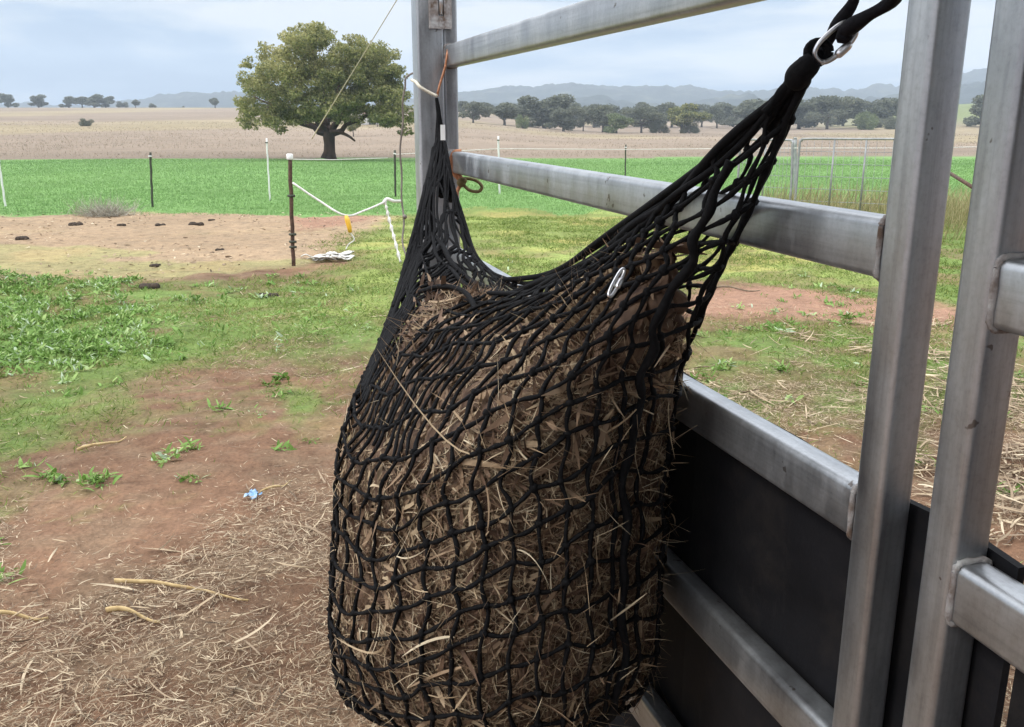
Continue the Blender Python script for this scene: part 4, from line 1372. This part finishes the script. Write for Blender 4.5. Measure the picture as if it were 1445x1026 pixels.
def crop():
    n = 380000
    Y = 15.8 * (62 / 15.8) ** rng.random(n)
    X = rng.uniform(-.8, .8, n) * Y
    k = FIELD(X, Y + rng.normal(0, .7, n))
    X, Y = X[k], Y[k]; n = len(X)
    d = unit(np.stack([rng.normal(0, .8, n), rng.normal(0, .8, n), np.ones(n)], 1))
    no = unit(rng.normal(0, 1, (n, 3))); no = unit(no - d * (no * d).sum(1, keepdims=True))
    P = np.stack([X, Y, terr(X, Y) - .01], 1)
    tone = np.clip(rng.random(n) * .2 + .3 + 1.2 * (fbm(X * .25, Y * .08, 141, 5) - .45), 0, 1)
    v = blades(P, d, no, rng.uniform(.03, .08, n), .0065 * (Y / 16) * rng.uniform(.7, 1.3, n), rng.normal(0, .4, n), tone, 2)
    tag(np_obj('crop', v[0], v[1], M['crop'], attrs={'tone': v[2]}), 'even bright green young crop filling the field behind the fence', 'crop', kind='stuff')


crop()


def stubble():
    n = 60000
    Y = 61 * (190 / 61) ** rng.random(n); X = rng.uniform(-.8, .8, n) * Y
    k = (Y > 61.5 + (X + 20) * .12) & (fbm(X * .05, Y * .12, 161, 5) + rng.normal(0, .08, n) > .5)
    X, Y = X[k], Y[k]; n = len(X)
    d = unit(np.stack([rng.normal(0, .6, n), rng.normal(0, .6, n), np.ones(n)], 1))
    no = unit(rng.normal(0, 1, (n, 3))); no = unit(no - d * (no * d).sum(1, keepdims=True))
    v = blades(np.stack([X, Y, terr(X, Y) - .02], 1), d, no, rng.uniform(.08, .24, n), .022 * (Y / 60) * rng.uniform(.6, 1.4, n), rng.normal(0, .3, n), np.clip(rng.random(n) * .7 + .8 * (fbm(X * .04, Y * .1, 165) - .35), 0, 1), 2)
    tag(np_obj('stubble', v[0], v[1], M['stubble'], attrs={'tone': v[2]}), 'dry grass tussocks and stubble over the brown paddock behind the crop', 'stubble', kind='stuff')


stubble()


def dry_grass():
    n = 15000
    Y = rng.uniform(12, 17.5, n); X = rng.uniform(.27, .75, n) * Y
    k = fbm(X * .8, Y * .8, 151) + rng.normal(0, .12, n) > .46
    X, Y = X[k], Y[k]; n = len(X)
    d = unit(np.stack([rng.normal(.15, .3, n), rng.normal(0, .3, n), np.ones(n)], 1))
    no = unit(rng.normal(0, 1, (n, 3))); no = unit(no - d * (no * d).sum(1, keepdims=True))
    P = np.stack([X, Y, terr(X, Y) - .01], 1)
    tone = np.clip(rng.random(n) * .7 + .9 * (fbm(X * .5, Y * .5, 155) - .4), 0, 1)
    v = blades(P, d, no, rng.uniform(.12, .62, n), .009 * rng.uniform(.7, 1.3, n), rng.normal(0, .25, n), tone, 3)
    tag(np_obj('dry_grass', v[0], v[1], M['dry'], attrs={'tone': v[2]}), 'tall pale dry grass standing round the pipe gates', 'grass', kind='stuff')


dry_grass()


# ------------------------------------------------------------------ small things on the ground
def strip_on_ground(name, label, cat, pa, pb, w, m, bend=.02):
    a = gnd(*pa); b = gnd(*pb)
    mb = MB()
    pts = []
    for k in range(13):
        f = k / 12
        x = a[0] + (b[0] - a[0]) * f + bend * math.sin(f * 3.1) ; y = a[1] + (b[1] - a[1]) * f + bend * .6 * math.sin(f * 4)
        pts.append(V3(x, y, tz(x, y) + w * .55 + .012 + .01 * math.sin(f * 6)))
    mb.tube(pts, [w * (.9 - .5 * k / 12) for k in range(13)], 6, flat=.5)
    return single(name, label, cat, mb, m)


strip_on_ground('straw_stalk', 'long pale stalk lying across the dirt at lower left', 'stalk', (163, 829), (352, 854), .010, M['stick'])
strip_on_ground('straw_stalk', 'short thick pale husk below the long stalk', 'stalk', (152, 872), (228, 887), .012, M['stick'], .01)
strip_on_ground('straw_stalk', 'pale stalk lying at the left edge of the photo', 'stalk', (-20, 880), (70, 877), .011, M['stick'], .01)
strip_on_ground('straw_stalk', 'thin straw stalk pointing at the blue scrap', 'stalk', (368, 700), (410, 680), .008, M['stick'], .01)
strip_on_ground('straw_stalk', 'pale stalk on the dirt left of centre, below the weeds', 'stalk', (110, 642), (180, 622), .010, M['stick'], .02)
strip_on_ground('twig', 'dark thin twig lying on the red dirt right of the net', 'twig', (1005, 407), (1072, 409), .012, M['twig'], .03)
m = MB()
c = gnd(357, 707); zc = tz(*c)
vs = []
n = 7
for i in range(n):
    for j in range(n):
        u, v = (i / (n - 1) - .5), (j / (n - 1) - .5)
        vs.append((c[0] + u * .055 + random.uniform(-.008, .008), c[1] + v * .06 + random.uniform(-.008, .008), zc + .012 + .02 * random.random() * (1 - abs(u)) + .01 * math.sin(u * 7 + v * 5)))
fs = [(i * n + j, i * n + j + 1, (i + 1) * n + j + 1, (i + 1) * n + j) for i in range(n - 1) for j in range(n - 1)]
m.add(vs, fs)
single('plastic_scrap', 'crumpled pale blue plastic scrap lying on the dirt', 'scrap', m, M['blue'])

for k, (x, y, w, lab) in enumerate([(31, 338, .15, 'dark manure lump at the left edge of the bare tan ground'), (105, 318, .16, 'flattish manure pat near the grey dry shrub'),
                                    (277, 317, .16, 'long dark manure pat right of the lone star picket'), (299, 309, .08, 'small dark manure lump furthest right on the tan ground'),
                                    (226, 319, .12, 'low manure pat in front of the lone star picket'), (172, 319, .10, 'faint manure pat between shrub and picket'),
                                    (220, 374, .10, 'dark lump on the tan ground above the weeds'), (30, 388, .09, 'small dark clod at the left above the weeds'),
                                    (213, 406, .15, 'brown clod of earth at the back edge of the weeds'), (378, 418, .13, 'dark clod on the grass below the rusty capped post'), (310, 352, .09, 'small clod in the middle of the tan ground')]):
    X, Yv = gnd(x, y)
    m = MB()
    random.seed(k + 50)
    for j in range(16):
        r = w * random.uniform(.12, .3)
        m.ball((X + random.uniform(-.5, .5) * w, Yv + random.uniform(-.3, .3) * w, tz(X, Yv) + r * .3), r, 7, 5, (1.1, 1, .8))
    single('manure_pat', lab, 'manure', m, M['manure'], 'manure pats and clods on the bare ground')

# ------------------------------------------------------------------ air, sky, light, camera
def haze():
    b = MB(); b.box(-1900, 1900, -60, 2050, -14, 135, 5)
    m = bpy.data.materials.new('haze_air'); m.use_nodes = True
    nt = m.node_tree
    for n in list(nt.nodes):
        if n.type != 'OUTPUT_MATERIAL':
            nt.nodes.remove(n)
    v = N(nt, 'ShaderNodeVolumePrincipled')
    v.inputs['Color'].default_value = (.76, .88, 1, 1)
    v.inputs['Density'].default_value = .00058
    nt.links.new(v.outputs[0], nt.nodes['Material Output'].inputs['Volume'])
    tag(b.build('haze', m), 'thin pale blue air between the camera and the hills', 'haze', kind='stuff')


haze()

SUN_EL, SUN_AZ = math.radians(46), math.radians(-118)     # azimuth clockwise from +Y
w = bpy.data.worlds.new('World'); SC.world = w; w.use_nodes = True
nt = w.node_tree
bg = nt.nodes['Background']
sky = N(nt, 'ShaderNodeTexSky', sky_type='NISHITA'); sky.sun_disc = False
sky.sun_elevation = SUN_EL; sky.sun_rotation = SUN_AZ
tc = N(nt, 'ShaderNodeTexCoord')
sep = N(nt, 'ShaderNodeSeparateXYZ'); nt.links.new(tc.outputs['Generated'], sep.inputs[0])
mp = N(nt, 'ShaderNodeMapping'); mp.inputs['Scale'].default_value = (1, 1, 5.5); mp.inputs['Location'].default_value = (8.3, .9, .15)
nt.links.new(tc.outputs['Generated'], mp.inputs['Vector'])
n1 = N(nt, 'ShaderNodeTexNoise'); n1.inputs['Scale'].default_value = 2.9; n1.inputs['Detail'].default_value = 7; n1.inputs['Roughness'].default_value = .52; n1.inputs['Distortion'].default_value = .3
nt.links.new(mp.outputs[0], n1.inputs['Vector'])
cl = ramp(nt, [(.42, (2.1, 3.05, 4.6)), (.50, (2.9, 3.9, 5.4)), (.57, (4.8, 5.4, 6.2)), (.65, (6.6, 6.75, 7.1))])
ez = N(nt, 'ShaderNodeMath', operation='MULTIPLY_ADD'); ez.inputs[1].default_value = 1.1; ez.inputs[2].default_value = -.05
nt.links.new(sep.outputs['Z'], ez.inputs[0])
ea = N(nt, 'ShaderNodeMath', operation='ADD'); nt.links.new(ez.outputs[0], ea.inputs[0]); nt.links.new(n1.outputs[0], ea.inputs[1])
nt.links.new(ea.outputs[0], cl.inputs[0])
# overcast vault: brighter overhead than at the horizon
el = N(nt, 'ShaderNodeMapRange'); el.inputs[1].default_value = .12; el.inputs[2].default_value = 1; el.inputs[3].default_value = 1; el.inputs[4].default_value = 3.3
nt.links.new(sep.outputs['Z'], el.inputs[0])
vm = N(nt, 'ShaderNodeVectorMath', operation='SCALE')
nt.links.new(cl.outputs[0], vm.inputs[0]); nt.links.new(el.outputs[0], vm.inputs['Scale'])
c = mixc(nt, sky.outputs[0], vm.outputs[0], .88)
nt.links.new(c, bg.inputs['Color'])
bg.inputs['Strength'].default_value = .1

sl = bpy.data.lights.new('sun', 'SUN'); sl.energy = 1.5; sl.angle = math.radians(20); sl.color = (1, .96, .9)
so = bpy.data.objects.new('sun', sl); COL.objects.link(so)
sd = Vector((math.sin(SUN_AZ) * math.cos(SUN_EL), math.cos(SUN_AZ) * math.cos(SUN_EL), math.sin(SUN_EL)))
so.rotation_euler = (-sd).to_track_quat('-Z', 'Y').to_euler()

cd = bpy.data.cameras.new('camera'); cd.sensor_width = 36; cd.lens = F / 1445 * 36
cd.clip_start = .02; cd.clip_end = 8000
co = bpy.data.objects.new('camera', cd); COL.objects.link(co)
co.location = (0, 0, CAM_H); co.rotation_euler = (math.pi / 2 - PITCH, 0, 0)
SC.camera = co
SC.view_settings.view_transform = 'Standard'; SC.view_settings.look = 'None'
SC.view_settings.exposure = .58; SC.view_settings.gamma = 1
